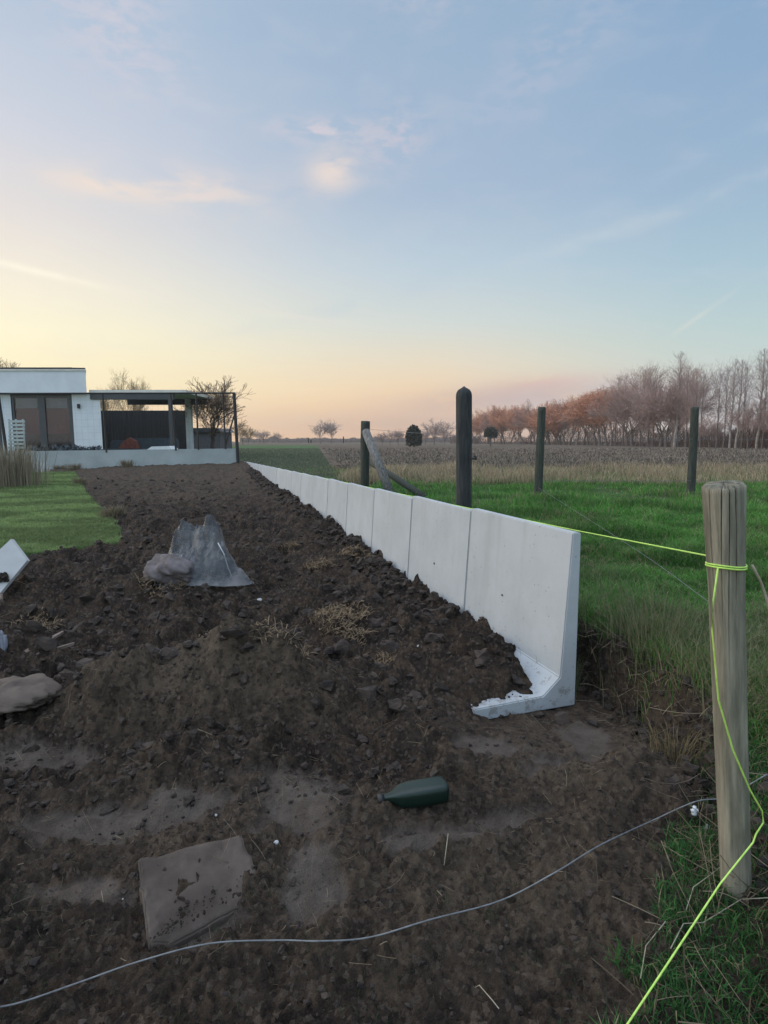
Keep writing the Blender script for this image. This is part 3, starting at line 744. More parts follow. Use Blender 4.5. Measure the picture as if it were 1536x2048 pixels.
def polyline(name, pts, r, mat, label, cat, n=7, sag=0.0, sub=8, group=None):
    out = []
    pts = [Vector(p) for p in pts]
    for i in range(len(pts) - 1):
        p0 = pts[max(i - 1, 0)]; p1 = pts[i]; p2 = pts[i + 1]; p3 = pts[min(i + 2, len(pts) - 1)]
        for k in range(sub):
            t = k / sub
            out.append(.5 * ((2 * p1) + (-p0 + p2) * t + (2 * p0 - 5 * p1 + 4 * p2 - p3) * t * t + (-p0 + 3 * p1 - 3 * p2 + p3) * t ** 3) - Vector((0, 0, sag * 4 * t * (1 - t))))
    out.append(pts[-1])
    o = MB().tube(out, r, n).build(name, mat, smooth=True); tag(o, label, cat, group); return o
# fence wires across the pasture
for py, Yl, lb in ((877, 0, 'upper'), (960, 0, 'lower')):
    polyline('fence_wire', [P(1082, py, 8.36), P(1387, py + 1, 8.56), P(1600, py + 1, 8.7)], .0022, M_wire, lb + ' thin wire between the two fence posts at the pasture edge', 'wire', sub=4, sag=.01)
polyline('fence_wire', [P(734, 858, 8.95), P(915, 872, 5.6), P(1082, 877, 8.36)], .002, M_wire, 'thin wire from the braced post past the dark post', 'wire', sub=2)
polyline('fence_wire', [P(1076, 975, 8.35), P(1250, 1085, 4.4), P(1392, 1185, 2.7), P(1470, 1250, 1.45)], .0016, M_wire, 'slack thin wire running down across the green pasture to the near post', 'wire', sub=6)
# loose galvanised wire along the ground
wp0 = [(-60, 2075, .05), (30, 2046, .03), (160, 1992, .02), (280, 1945, .015), (420, 1909, .015), (560, 1906, .02), (640, 1908, .02), (740, 1900, .02), (860, 1868, .025), (1000, 1832, .03), (1110, 1775, .03), (1200, 1722, .035), (1300, 1675, .04), (1388, 1642, .05), (1450, 1632, .05), (1530, 1600, .07)]
polyline('ground_wire', [GG(a, b, c + .013) for a, b, c in wp0], .0019, M_wire, 'long slack grey wire curving across the foreground soil to the near post', 'wire', sub=6)
for (px, py, lb) in ((1387, 1640, 'white plastic insulator threaded on the ground wire left of the near post'), (1414, 1660, 'small white insulator lying below the ground wire by the near post')):
    c0 = GG(px, py + 4, .035 if px < 1400 else .012); m_ = MB()
    s_ = 1.0 if px < 1400 else .8
    m_.tube([c0 + Vector((0, 0, -.010 * s_)), c0 + Vector((0, 0, -.006 * s_)), c0 + Vector((0, 0, 0)), c0 + Vector((0, 0, .007 * s_)), c0 + Vector((0, 0, .016 * s_))], .0085 * s_, 10, .005 * s_)
    m_.tube([c0 + Vector((-.010, 0, .002)), c0 + Vector((.010, -.002, .004))], .005 * s_, 8)
    tag(m_.build('insulator', M_white_pl, smooth=True), lb, 'insulator')
# lime string: along the wall's top, to the post, round it, down and away
Lt = lambda s, a=.012: Vector((WX0, WY0, 0)) + WD * s + WN * a + Vector((0, 0, H + wall_base_z(s) + .006))
sp1 = P(1423, 1113, 1.30)
strg = [Lt(s) for s in (15, 10, 6, 4, 3, 2, 1, 0.02)]
m_ = MB().tube(strg + [sp1], .0021, 6)
ax = (pt_ - pb).normalized()
tR = (pt_.z - P(1455, 1138, 1.25).z) / ax.z; cc = pt_ - ax * tR
ring = []
for k in range(29):
    a = 2 * math.pi * k / 28; ring.append(cc + Vector((math.cos(a) * .0400, math.sin(a) * .0400, .0015 * math.sin(a * 2))))
m_.tube(ring, .0022, 6, cap=False); m_.tube([p + Vector((0, 0, .005)) for p in ring], .002, 6, cap=False)
m_.tube([sp1, cc + Vector((-.040, .0, .0))], .0021, 6)
dn = [cc + Vector((-.034, -.027, 0)), P(1427, 1200, 1.235), P(1424, 1260, 1.245), P(1437, 1400, 1.27), P(1466, 1500, 1.275), P(1500, 1580, 1.285), P(1524, 1622, 1.30), P(1527, 1645, 1.30), P(1512, 1668, 1.28), P(1506, 1685, 1.26), P(1440, 1768, 1.20), P(1340, 1920, 1.07), P(1255, 2048, .97), P(1180, 2160, .88)]
m_.tube(dn, .0020, 6)
so = m_.build('string_line', M_string, smooth=True); tag(so, 'lime green builder\'s string running along the wall top and knotted round the near post', 'string')

# ------------------------------------------------------------------ small things on the soil
def lump(name, c, rx, ry, rz, mat, seed=0, amp=.25, sub=4, rot=0, fq=1.6):
    V0, _ = ico(sub); V0, F0 = ico(sub)
    d = 1 + amp * fbm(V0[:, 0] * fq + seed * 3.1 + V0[:, 2], V0[:, 1] * fq + seed - V0[:, 2] * .7, 4)
    V = V0 * d[:, None] * np.array([rx, ry, rz]); o = mesh_np(name, V, F0, mat, smooth=True)
    o.location = c; o.rotation_euler = (0, 0, rot); return o
# dirt-covered square slab
M_slab = pmat('dirty_slab', (.060, .044, .034), (.115, .088, .070), 7, .95, .5, .006, detail=7)
cor = [GG(275, 1742), GG(480, 1684), GG(535, 1765), GG(345, 1893), GG(300, 1903)]
zt = max(hz(p.x, p.y) for p in cor) + .004
tops = [hz(p.x, p.y) + dz_ for p, dz_ in zip(cor, (.034, .026, -.006, .010, .028))]
zt = sum(tops) / 5
poly = [Vector((p.x, p.y, t_ - .055)) for p, t_ in zip(cor, tops)]
ins_ = []
bm = bmesh.new(); v0 = [bm.verts.new(p) for p in poly]; v1 = [bm.verts.new(p + Vector((0, 0, .055))) for p in poly]; n_ = len(poly)
bm.faces.new(v0[::-1]); bm.faces.new(v1)
for k in range(n_): bm.faces.new((v0[k], v0[(k + 1) % n_], v1[(k + 1) % n_], v1[k]))
bmesh.ops.recalc_face_normals(bm, faces=bm.faces[:])
bmesh.ops.bevel(bm, geom=bm.edges[:], offset=.004, segments=2, affect='EDGES')
bmesh.ops.triangulate(bm, faces=bm.faces[:]); 
for _ in range(5): bmesh.ops.subdivide_edges(bm, edges=[e for e in bm.edges if e.calc_length() > .012], cuts=1); bmesh.ops.triangulate(bm, faces=bm.faces[:])
P0 = np.array([v.co[:] for v in bm.verts]); dz = .006 * fbm(P0[:, 0] * 14, P0[:, 1] * 14, 4) ; dx_ = .004 * fbm(P0[:, 0] * 30 + 5, P0[:, 1] * 30, 3)
for v, a_, b2 in zip(bm.verts, dz, dx_): v.co.z += a_; v.co.x += b2; v.co.y += b2
me = bpy.data.meshes.new('slab'); bm.to_mesh(me); bm.free(); me.materials.append(M_slab)
for f_ in me.polygons: f_.use_smooth = True
o = link(bpy.data.objects.new('buried_slab', me)); tag(o, 'flat squarish earth-covered slab half sunk in the foreground soil above the wire', 'slab')
pts = []; rad = []
for _ in range(260):
    u = rng.random(); k = int(rng.integers(0, 5)); e = cor[k].lerp(cor[(k + 1) % 5], rng.random()); c0 = sum(cor, Vector()) / 5
    if k in (2, 3, 1): e = e.lerp(c0, rng.random() ** 2 * .8)
    else: e = e.lerp(c0, rng.normal(0, .05))
    inside = k in (2, 3, 1); r = .0015 + .004 * rng.random() ** 2
    pts.append((e.x, e.y, max(hz(e.x, e.y), zt - .006) + r * .2 if inside else hz(e.x, e.y) + r * .3)); rad.append(r)
rocks('slab_crumbs', pts, rad, M_clod, 'dark crumbs of soil lying over the half sunk slab', 'soil crumbs', sub=1)
# clay lump with dark hollow under it, far left
c0 = GG(20, 1405); o = lump('clay_lump', (c0.x, c0.y, c0.z + .035), .18, .14, .045, M_slab, 3, .30, 5, fq=1.9); tag(o, 'smooth brown slab-like lump of clay jutting in at the left edge', 'clay lump')
# splintered boards
M_wood = pmat('splintered_wood', (.12, .085, .065), (.24, .18, .145), 8, .9, .4, .004, (1, 8, 8))
for (a, b2, w_, lb) in (((48, 1324), (128, 1284), .035, 'light brown splintered board lying left of the soil mound'), ((60, 1330), (150, 1308), .025, 'second thinner splintered board just below the light brown one')):
    p0 = GG(*a, .035); p1 = GG(*b2, .05); m_ = MB(); d = (p1 - p0); sd_ = Vector((-d.y, d.x, 0)).normalized() * w_
    poly = [p0 - sd_ * .3, p0 + sd_ * .5, p0.lerp(p1, .35) + sd_ * .65, p1 + sd_ * .2, p1 - sd_ * .15, p0.lerp(p1, .6) - sd_ * .5]
    m_.prism(poly, (0, 0, 0), (0, 0, .014)); tag(m_.build('broken_board', M_wood), lb, 'board')
# white board leaning in at the left edge
M_board = pmat('white_board', (.32, .32, .32), (.40, .40, .39), 3, .7, .1, .002)
Yb = 3.75
pw = [P(22, 1078, Yb + .10), P(54, 1121, Yb), P(0, 1186, Yb - .15), P(-45, 1140, Yb - .05)]
m_ = MB().prism(pw, (0, 0, 0), (.006, .022, -.006)); o = m_.build('white_board', M_board); tag(o, 'tilted white board with soil smears sticking in from the left edge', 'board')
# prop under the board
m_ = MB().tube([P(2, 1170, Yb - .1), P(2, 1300, Yb - .35)], .012, 8); tag(m_.build('prop_stick', M_wood), 'thin stick propping the white board at the left edge', 'stick')
pts = []; rad = []
for _ in range(60):
    t = rng.random(); p = P(-20 + 34 * t + rng.normal(0, 4), 1158 - 4 * t + rng.normal(0, 4), Yb - .10); pts.append(p[:]); rad.append(.006 + .012 * rng.random())
rocks('board_soil', pts, rad, M_clod, 'dark soil stuck to the lower part of the white board', 'soil smear', sub=1)
# green bottle
def bottle():
    m, q, b, o = new_mat('dark_green_plastic'); b.inputs['Base Color'].default_value = (.004, .016, .011, 1); b.inputs['Roughness'].default_value = .32
    nz = q.noise(None, 30, 3); bump(q, b, nz, .25, .004)
    p0 = GG(762, 1600, .004); p1 = GG(892, 1594, .016)
    root = empty('green_bottle', p0); d = p1 - p0; L = d.length; root.rotation_euler = (0, 0, math.atan2(d.y, d.x)); root.scale = (1, 1.55, 1.55)
    prof = [(0, .006), (.02, .0085), (.10, .009), (.16, .011), (.26, .021), (.36, .025), (.40, .0245), (.42, .026), (.93, .0265), (.97, .025), (1, .020), (1.0, .0)]
    V = []; F = []; n = 28
    for i, (t, r) in enumerate(prof):
        for k in range(n):
            a = 2 * math.pi * k / n; sq = (abs(math.cos(a)) ** 5 + abs(math.sin(a)) ** 5) ** (-1 / 5)
            rr = r * (sq * .8 + .12) * (1 - (.12 if .42 < t < .9 and .6 < math.sin(a + .4) else 0) * math.sin(t * 14))
            V.append((t * L, math.cos(a) * rr, math.sin(a) * rr * .85))
    for i in range(len(prof) - 1):
        for k in range(n): F.append((i * n + k, i * n + (k + 1) % n, (i + 1) * n + (k + 1) % n, (i + 1) * n + k))
    mesh_np('bottle_body', np.array(V), np.array(F), m, root, smooth=True)
    MB().tube([(-.012, 0, 0), (.008, 0, 0)], .0105, 14).build('bottle_cap', M_black, root, smooth=True)
    tag(root, 'dark green plastic bottle lying half pressed into the soil', 'bottle')
bottle()
# crumpled plastic sheeting over stones
def plastic():
    base = GG(400, 1172); Y0 = base.y
    root = empty('plastic_sheeting', base)
    m, q, b, o = new_mat('cloudy_plastic')
    t = q.n('ShaderNodeTexCoord'); nz = q.noise(t.outputs['Object'], 9, 6, .65); n2 = q.noise(t.outputs['Object'], 3.0, 4, .6)
    c = q.mix(q.mr(n2, .35, .65), (.075, .09, .105), (.15, .14, .135)); c = q.mix(q.m('MULTIPLY', q.mr(nz, .60, .78), .5), c, (.32, .34, .36))
    q.link(c, b.inputs['Base Color']); b.inputs['Roughness'].default_value = .3; bump(q, b, nz, .6, .03)
    tr = q.n('ShaderNodeBsdfTransparent'); mx = q.n('ShaderNodeMixShader'); q.link(q.mr(n2, .35, .65, .35, .95), mx.inputs[0])
    q.link(tr.outputs[0], mx.inputs[1]); q.link(b.outputs[0], mx.inputs[2]); q.link(mx.outputs[0], o.inputs[0])
    # folded sheet: heightfield with two raised crests
    K = Y0 / (FPX / cp)
    N = 130; gx = np.linspace(-.43, .42, N); gy = np.linspace(-.06, .34, 70); A, B = np.meshgrid(gx, gy)
    def ridge(cx, w_, h_, cy=.16, wy=.13, sk=0): return h_ * np.exp(-np.abs((A - cx - sk * B) / w_) ** 1.7) * np.exp(-((B - cy) / wy) ** 2)
    def fin(cx, w_, h_, cy, wy, sk): return h_ * np.sqrt(np.clip(1 - np.abs((A - cx - sk * (B - cy)) / w_) ** 3, 0, 1)) * np.exp(-((B - cy) / wy) ** 4)
    Zf = .23 * np.exp(-((A + .06) / .27) ** 4) * np.exp(-((B - .12) / .15) ** 4) + ridge(.08, .17, .05, .10, .12) + ridge(.27, .09, .10, .03, .08)
    Zf = Zf + fin(-.15, .10, .21, .22, .09, .3) + fin(.03, .10, .17, .20, .09, .2) + fin(.10, .11, .05, .14, .08, 0)
    wr = A * .8 + B * .5; cr = np.abs(fbm(A * 9 + 2 * wr, B * 6, 4)) * .05 + .018 * np.abs(fbm(A * 26, B * 18, 3))
    Zf = Zf * (1 + .0 * A) + cr * ss(.02, .14, Zf) - .02
    ok = Zf > .015
    V = np.stack([A.ravel(), B.ravel(), Zf.ravel()], 1); ix = np.arange(V.shape[0]).reshape(A.shape)
    f = np.stack([ix[:-1, :-1].ravel(), ix[:-1, 1:].ravel(), ix[1:, 1:].ravel(), ix[1:, :-1].ravel()], 1)
    okf = (ok[:-1, :-1] | ok[1:, 1:]).ravel(); f = f[okf]
    mesh_np('sheet', V, f, m, root, smooth=True)
    # hard folded hem; the light caught on it is put in as white colour
    hem = MB()
    hem.tube([(.12, .06, .30), (.16, .06, .22), (.19, .05, .12), (.24, .02, .02)], .0035, 6)
    hem.build('sheet_hem', M_white_pl, root, smooth=True)
    tag(root, 'crumpled bluish clear plastic sheeting heaped on the dug soil', 'plastic sheeting')
    st = lump('boulder', (base.x - .20, base.y + .04, base.z + .10), .20, .13, .115, pmat('pinkish_stone', (.07, .055, .05), (.17, .145, .145), 7, .8, .8, .012), 5, .3, 5, fq=1.5)
    tag(st, 'rounded pinkish grey boulder under the plastic sheeting', 'boulder')
plastic()
# pale blurred plastic bag, left edge
o = lump('plastic_bag', tuple(GG(2, 1325, .07)), .035, .05, .08, pmat('milky_plastic', (.10, .11, .14), (.24, .25, .28), 12, .4, .3, .01), 9, .4, 5); tag(o, 'small pale crumpled plastic bag standing at the left edge of the photo', 'plastic bag')
# white pebbles
M_peb = pmat('white_pebble', (.38, .38, .37), (.52, .52, .50), 30, .6, .1)
for i, (px, py, r, lb) in enumerate(((520, 1203, .020, 'largest white pebble below the plastic sheeting'), (245, 1800, .0055, 'white pebble left of the half sunk slab'), (432, 1632, .0055, 'white pebble on the clay patch above the slab'),
        (553, 1687, .0075, 'pale pebble at the right corner of the half sunk slab'), (838, 1294, .011, 'white pebble on the soil slope left of the second wall panel'), (422, 1628, .003, 'tiny white pebble beside the one on the clay patch'), (150, 1392, .008, 'pale pebble right of the clay lump'))):
    o = lump('pebble', tuple(GG(px, py, r * .5)), r, r * .8, r * .65, M_peb, i, .3, 3, rot=i); tag(o, lb, 'pebble', 'pebbles on the soil')
# straw clumps on the soil
def straw_clump(px, py, rr, n, lb, h=.05, i=0, green=False):
    c = GG(px, py)
    vs = []; fs = []; cc = []; base = 0
    for _ in range(n):
        r_ = rr * math.sqrt(rng.random()); t = rng.random() * 6.28; x = r_ * math.cos(t) * 1.3; y = r_ * math.sin(t) * .8
        z = hz(c.x + x, c.y + y) - c.z; d = Vector((rng.normal(), rng.normal(), .5 * rng.random() + .15)).normalized(); L = h * (.5 + rng.random()); wv = Vector((-d.y, d.x, .3)).normalized() * (.0012 + .0006 * c.y * .5)
        a0 = Vector((x, y, z + .01 + .4 * h * rng.random() * (1 - r_ / rr))); a1 = a0 + d * L * .5 + Vector((0, 0, .1 * L)); a2 = a0 + d * L - Vector((0, 0, .12 * L))
        for q_ in (a0 - wv, a0 + wv, a1 - wv, a1 + wv, a2 - wv * .4, a2 + wv * .4): vs.append(q_[:])
        k = np.array([.25, .18, .11]) * (.35 + .8 * rng.random())
        cc += [(*k, 1)] * 6; fs += [(base, base + 1, base + 3, base + 2), (base + 2, base + 3, base + 5, base + 4)]; base += 6
    o = mesh_np('straw_clump', np.array(vs), np.array(fs), M_straw, attr={'Col': np.array(cc)}); o.location = c
    tag(o, lb, 'straw clump', 'straw clumps on the soil'); return o
for a in ((637, 1128, .10, 260, 'round brown straw clump left of its twin, nearest the wall at mid distance'), (706, 1132, .11, 300, 'brown straw clump on the soil just below the wall, right of its twin'), (578, 1112, .07, 120, 'small faint straw clump beside the plastic sheeting, right of it'),
          (672, 1222, .16, 520, 'largest matted straw clump in the middle of the soil'), (686, 1272, .11, 300, 'straw clump directly below the largest one'), (765, 1325, .10, 200, 'loose straw clump on the dark slope near the first panels'),
          (320, 1175, .13, 170, 'thin wiry straw clump below the boulder and sheeting'), (470, 1290, .16, 260, 'flat straw clump on the crest of the soil mound'), (70, 1232, .12, 160, 'orange brown straw clump near the white board'), (560, 1400, .10, 130, 'sparse straw clump on the right side of the mound')):
    straw_clump(*a)
# tall dry tufts by the bank
def tuft(name, c, n, h, spread, col, lb, cat, lean=.35, wd=.003, group=None):
    x = c[0] + rng.normal(0, spread * .4, n); y = c[1] + rng.normal(0, spread * .4, n); V = []; C = []
    z = height(x, y); th = rng.random(n) * 6.28; hh_ = h * (.45 + .6 * rng.random(n)); ln = lean * rng.random(n)
    s_ = np.stack([np.cos(th), np.sin(th), 0 * th], 1) * wd / 2; ph = np.arctan2(y - c[1], x - c[0]) + rng.normal(0, .6, n); l_ = np.stack([np.cos(ph), np.sin(ph), 0 * ph], 1)
    p0 = np.stack([x, y, z - .01], 1); up = np.array([0, 0, 1.])
    m1 = p0 + up * (hh_ * .4)[:, None] + l_ * (ln * hh_ * .2)[:, None]; m2 = p0 + up * (hh_ * .78)[:, None] + l_ * (ln * hh_ * .6)[:, None]; tp = p0 + up * (hh_ * .96)[:, None] + l_ * (ln * hh_ * 1.15)[:, None]
    V = np.stack([p0 - s_, p0 + s_, m1 - s_, m1 + s_, m2 - s_ * .7, m2 + s_ * .7, tp], 1).reshape(-1, 3); b0 = np.arange(n)[:, None] * 7
    F4 = np.concatenate([b0 + np.array([[0, 1, 3, 2]]), b0 + np.array([[2, 3, 5, 4]])]); F3 = b0 + np.array([[4, 5, 6]])
    k = np.array(col[0]) + (np.array(col[1]) - np.array(col[0])) * rng.random((n, 1)); C = np.repeat(np.concatenate([k, np.ones((n, 1))], 1)[:, None], 7, 1).reshape(-1, 4)
    o = mesh_np(name, V, [F4, F3], M_straw, attr={'Col': C}, off=c); o.location = c; tag(o, lb, cat, group); return o
gd = ((.09, .08, .04), (.24, .18, .10))
c = Vector((1.20, 2.50, hz(1.20, 2.50))); tuft('grass_tuft', c, 260, .32, .22, ((.07, .10, .04), (.24, .20, .11)), 'tall dry brown grass tuft on the bank right of the wall end', 'grass tuft', .45, .0024, 'tufts on the turf bank')
c = Vector((.86, 2.75, hz(.86, 2.75))); tuft('grass_tuft', c, 200, .22, .15, ((.06, .11, .04), (.22, .22, .12)), 'pale thin tuft standing directly beside the end of the wall', 'grass tuft', .5, .002, 'tufts on the turf bank')
c = Vector((1.30, 2.15, hz(1.3, 2.15))); tuft('grass_tuft', c, 160, .20, .14, ((.05, .10, .03), (.24, .22, .11)), 'short green and straw tuft between the wall end and the near post', 'grass tuft', .6, .0022, 'tufts on the turf bank')
c = Vector((1.05, 1.95, hz(1.05, 1.95))); tuft('grass_tuft', c, 150, .16, .10, gd, 'low brown tuft hanging on the bank edge left of the near post', 'grass tuft', .8, .002, 'tufts on the turf bank')
m_ = MB().tube([P(1504, 1130, 1.25), P(1512, 1145, 1.25), P(1522, 1165, 1.25), P(1532, 1195, 1.25), P(1545, 1240, 1.24), P(1560, 1330, 1.25), P(1565, 1700, 1.3)], .0028, 7, .0035)
tag(m_.build('dry_stalk', pmat('dry_stalk', (.22, .195, .13), (.34, .30, .22), 40, .8, .1), smooth=True), 'pale bent dry stalk at the right edge beside the near post', 'stalk')
for pts_, lb in (([(950, 1993), (958, 2000), (985, 2020), (997, 2048)], 'bent pale stem at the bottom edge of the foreground'), ([(1340, 1915), (1365, 1875), (1405, 1862), (1480, 1825), (1536, 1812)], 'curved pale stem below the near post'), ([(1280, 1975), (1290, 1920), (1330, 1860)], 'thin straight stem left of the curved one under the near post'), ([(888, 1745), (896, 1690)], 'short upright straw on the soil above the ground wire'), ([(1370, 1840), (1385, 1800), (1420, 1765), (1437, 1760)], 'crooked twig leaning against the foot of the near post')):
    m_ = MB().tube([GG(a, b2, .022 + .014 * (k % 2)) for k, (a, b2) in enumerate(pts_)], .0012, 6)
    tag(m_.build('dead_stem', bpy.data.materials['dry_stalk'], smooth=True), lb, 'stem')

# ------------------------------------------------------------------ house on the left
YH = 24.0
def X_(px, Y): return (px - 768) / (FPX / cp) * Y * (1.0)
def zh(py, Y=YH): return P(768, py, Y).z
def xh(px, py=860, Y=YH): return P(px, py, Y).x
house = empty('bungalow', (xh(0), YH, .4)); HO = house.location
def part(m_, name, mat, parent=house, off=None, **k):
    if parent is house:                      # the bungalow stands askew: its side walls run back to the left
        for v in m_.bm.verts: v.co.x -= max(0, v.co.y - YH) * .545
    o = m_.build(name, mat, None, off=tuple(off if off is not None else HO), **k)
    o.parent = parent
    return o
xr = xh(180, 790); xl = xh(-420)
z0, zf, zt_ = .35, zh(788), zh(743)
xA, xB = xh(25, 850), xh(147, 850); xP0, xP1 = xB, xh(203, 850)
part(MB().box((xl, YH, z0), (xh(-30), YH + .25, zf)).box((xh(2, 850), YH, z0), (xA, YH + .25, zf)).box((xP0, YH, z0), (xP1, YH + .25, zf)), 'wall', M_render)
part(MB().box((xl, YH + 5.8, z0), (xr, YH + 6.0, zf)).box((xP1 - .25, YH + .252, z0), (xP1, YH + 5.798, zf)), 'wall', M_render)
part(MB().box((xl, YH - .25, zf), (xr, YH + 6.2, zt_)), 'roof', M_render)
part(MB().box((xl, YH - .29, zt_), (xr + .05, YH + 6.24, zt_ + .06)), 'roof_trim', M_roofedge)
zd = zh(795)
fr = MB(); w_ = xB - xA
fr.box((xA, YH + .03, zd), (xB, YH + .13, zf - .002)).box((xA, YH + .03, z0), (xA + .12, YH + .13, zd)).box((xB - .14, YH + .03, z0), (xB, YH + .13, zd)).box((xh(80), YH + .03, z0), (xh(93), YH + .13, zd)).box((xA + .12, YH + .03, z0), (xB - .14, YH + .13, .62))
door = part(fr, 'patio_door', M_anth)
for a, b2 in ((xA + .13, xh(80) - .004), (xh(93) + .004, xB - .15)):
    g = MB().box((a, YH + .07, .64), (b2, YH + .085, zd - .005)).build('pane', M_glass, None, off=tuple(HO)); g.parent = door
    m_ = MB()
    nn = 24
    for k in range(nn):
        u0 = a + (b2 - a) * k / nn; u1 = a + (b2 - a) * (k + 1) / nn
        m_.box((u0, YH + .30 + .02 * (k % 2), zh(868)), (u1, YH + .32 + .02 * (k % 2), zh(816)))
    refl = part(m_, 'reflection_panel', M_reflection)  # pleated red panel: the reddish reflection in the door glass, put in as colour
    part(MB().box((a + .05, YH + .29, zh(815.5)), (b2 - .05, YH + .31, zd - .01)), 'blind', M_blind)
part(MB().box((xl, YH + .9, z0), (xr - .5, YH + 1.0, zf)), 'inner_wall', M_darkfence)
part(MB().box((xh(159), YH - .09, zh(817)), (xh(163.5), YH - .002, zh(808)), .01), 'wall_lamp', M_black)
part(MB().box((xh(-2), YH - .06, z0), (xh(3), YH - .01, zf)), 'downpipe', M_anth)
tag(house, 'white flat-roofed bungalow with dark patio doors and painted reddish reflections at the left', 'house')
sp_ = empty('solar_panel', (xh(60), YH + 1, zt_ + .06)); 
for i in range(1): pass
bpy.data.objects.remove(sp_)
for i, (a, b2) in enumerate(((68, 136), (-2, 66), (-75, -4))):
    m_ = MB(); x0_, x1_ = xh(a, 740), xh(b2, 740)
    r0 = empty('solar_panel', (x0_, YH + .3, zt_ + .065))
    q0 = MB().prism([Vector((0, 0, .0)), Vector((0, 1.1, .19)), Vector((0, 1.1, .255)), Vector((0, 0, .13))], (0, 0, 0), (x1_ - x0_, 0, 0)).build('module', M_solar, r0)
    MB().box((-.01, -.02, -.002), (x1_ - x0_ + .01, -.003, .135)).build('frame', M_fence, r0)
    tag(r0, ['rightmost', 'middle', 'leftmost'][i] + ' dark solar panel lying along the front roof edge of the bungalow', 'solar panel', 'solar panels on the bungalow roof')
# canopy
can = empty('patio_canopy', (xh(200), YH, .4)); CO = can.location
x0_, x1_ = xr + .02, xh(374, 790)
part(MB().box((x0_, YH - .1, zh(786)), (x1_, YH + 3.6, zh(780))), 'roof', M_roofedge, can, CO)
part(MB().box((x0_, YH - .06, zh(799)), (x1_ - .55, YH + .12, zh(786) - .003)), 'beam', M_anth, can, CO)
part(MB().box((x0_, YH + 3.4, zh(799)), (x1_ - .25, YH + 3.58, zh(786) - .003)), 'beam', M_anth, can, CO)
part(MB().box((xh(339, 850), YH - .05, .4), (xh(344, 850), YH + .11, zh(799) - .003)), 'post', M_anth, can, CO)
part(MB().box((xh(372, 850, 27.4), 27.36, .4), (xh(383, 850, 27.4), 27.62, zh(786) - .004)), 'post', M_render, can, CO)
tag(can, 'low patio canopy with pale roof edge and dark beam beside the bungalow', 'canopy')
# dark fence behind the patio
m_ = MB(); xa, xb = xh(196, 850, 29), xh(378, 850, 29); nn = 60
for k in range(nn): m_.box((xa + (xb - xa) * k / nn, 29 + .01 * (k % 2), .35), (xa + (xb - xa) * (k + 1) / nn - .004, 29.03 + .01 * (k % 2), zh(821, 29)))
o = m_.build('slat_fence', M_darkfence); tag(o, 'dark vertical slat fence at the back of the covered patio', 'fence')
# lounge furniture
sf = empty('lounge_sofa', (xh(270, 890, 26), 26, .45)); SO = sf.location
part(MB().box((xh(205, 890, 26), 25.6, .45), (xh(345, 890, 26), 26.6, .85), .08), 'seat', M_cushion, sf, SO)
part(MB().box((xh(250, 890, 26), 26.65, .5), (xh(345, 890, 26), 26.95, zh(876, 26)), .08), 'backrest', M_cushion, sf, SO)
part(MB().box((xh(205, 890, 26), 26.65, .5), (xh(248, 890, 26), 26.95, zh(880, 26)), .08), 'backrest', M_cushion, sf, SO)
tag(sf, 'blue grey upholstered lounge sofa under the patio canopy', 'sofa')
m_ = MB(); cxx = xh(256, 870, 26.3)
m_.prism([Vector((cxx - .48, 26.3, .86)), Vector((cxx + .44, 26.3, .86)), Vector((cxx + .34, 26.3, 1.18)), Vector((cxx + .05, 26.3, 1.36)), Vector((cxx - .28, 26.3, 1.16))], (0, 0, 0), (0, .25, 0))
tag(m_.build('throw_blanket', M_redcush), 'rust red blanket heaped on the lounge sofa', 'blanket')
m_ = MB(); xa, xb = xh(288, 895, 22.8), xh(352, 895, 22.8)
m_.prism([Vector((xa, 22.6, .75)), Vector((xb, 22.6, .75)), Vector((xb - .2, 22.6, zh(892, 22.8))), Vector((xa + .38, 22.6, zh(893, 22.8)))], (0, 0, 0), (0, .7, 0))
o = m_.build('covered_lounger', M_render); tag(o, 'low white covered garden lounger behind the concrete plinth', 'lounger')
m_ = MB(); m_.box((xh(352, 900, 22.9), 22.6, .7), (xh(364, 900, 22.9), 23.2, zh(899, 22.9)), .04); tag(m_.build('planter_box', M_render), 'small white planter box right of the covered lounger', 'planter')
# plinth wall with mesh fence
YF = 20.0
PL, PR = P(55, 935, 18.6), P(473, 927, YF)
PLt, PRt = P(55, 913, 18.6), P(473, 897, YF)
m_ = MB(); d_ = Vector((0, .22, 0))
v = [PL + Vector((-6, -.9, -.3)), PR + Vector((0, 0, -.4)), PRt, PLt + Vector((-6, -.9, .1))]
m_.prism(v, (0, 0, 0), d_); o = m_.build('plinth_wall', M_plinth, off=tuple(PR)); o.location = PR; tag(o, 'low grey concrete plinth wall under the mesh fence before the patio', 'low wall')
fe = empty('mesh_fence', PR); FO = fe.location
def fx(px): # point on the plinth top line
    t = (px - 55) / (473 - 55); return PLt.lerp(PRt, t)
ztop = lambda px: fx(px).y
def fp(px, py): return P(px, py, fx(px).y - .05)
rail = MB().tube([fp(-120, 787), fp(55, 787), fp(470, 786)], .028, 8); part(rail, 'top_rail', M_fence, fe, FO)
for a, b2, r_ in ((468, 476, .055), (446, 451, .03), (392, 397, .03), (341, 352, .035), (205, 213, .03), (-4, 14, .045)):
    p1 = fp(a, 787); p0 = fp(b2, 897 + (8 if a > 460 else (450 - b2) * .03)); p0.z -= (.55 if a > 460 else .02)
    part(MB().tube([p0, p1], r_, 8), 'fence_pole', M_fence, fe, FO)
part(MB().tube([fp(471, 822), fp(450, 893)], .03, 6), 'brace', M_fence, fe, FO)
part(MB().tube([fp(470, 820), fp(425, 848)], .018, 6), 'brace', M_fence, fe, FO)
m_ = MB()
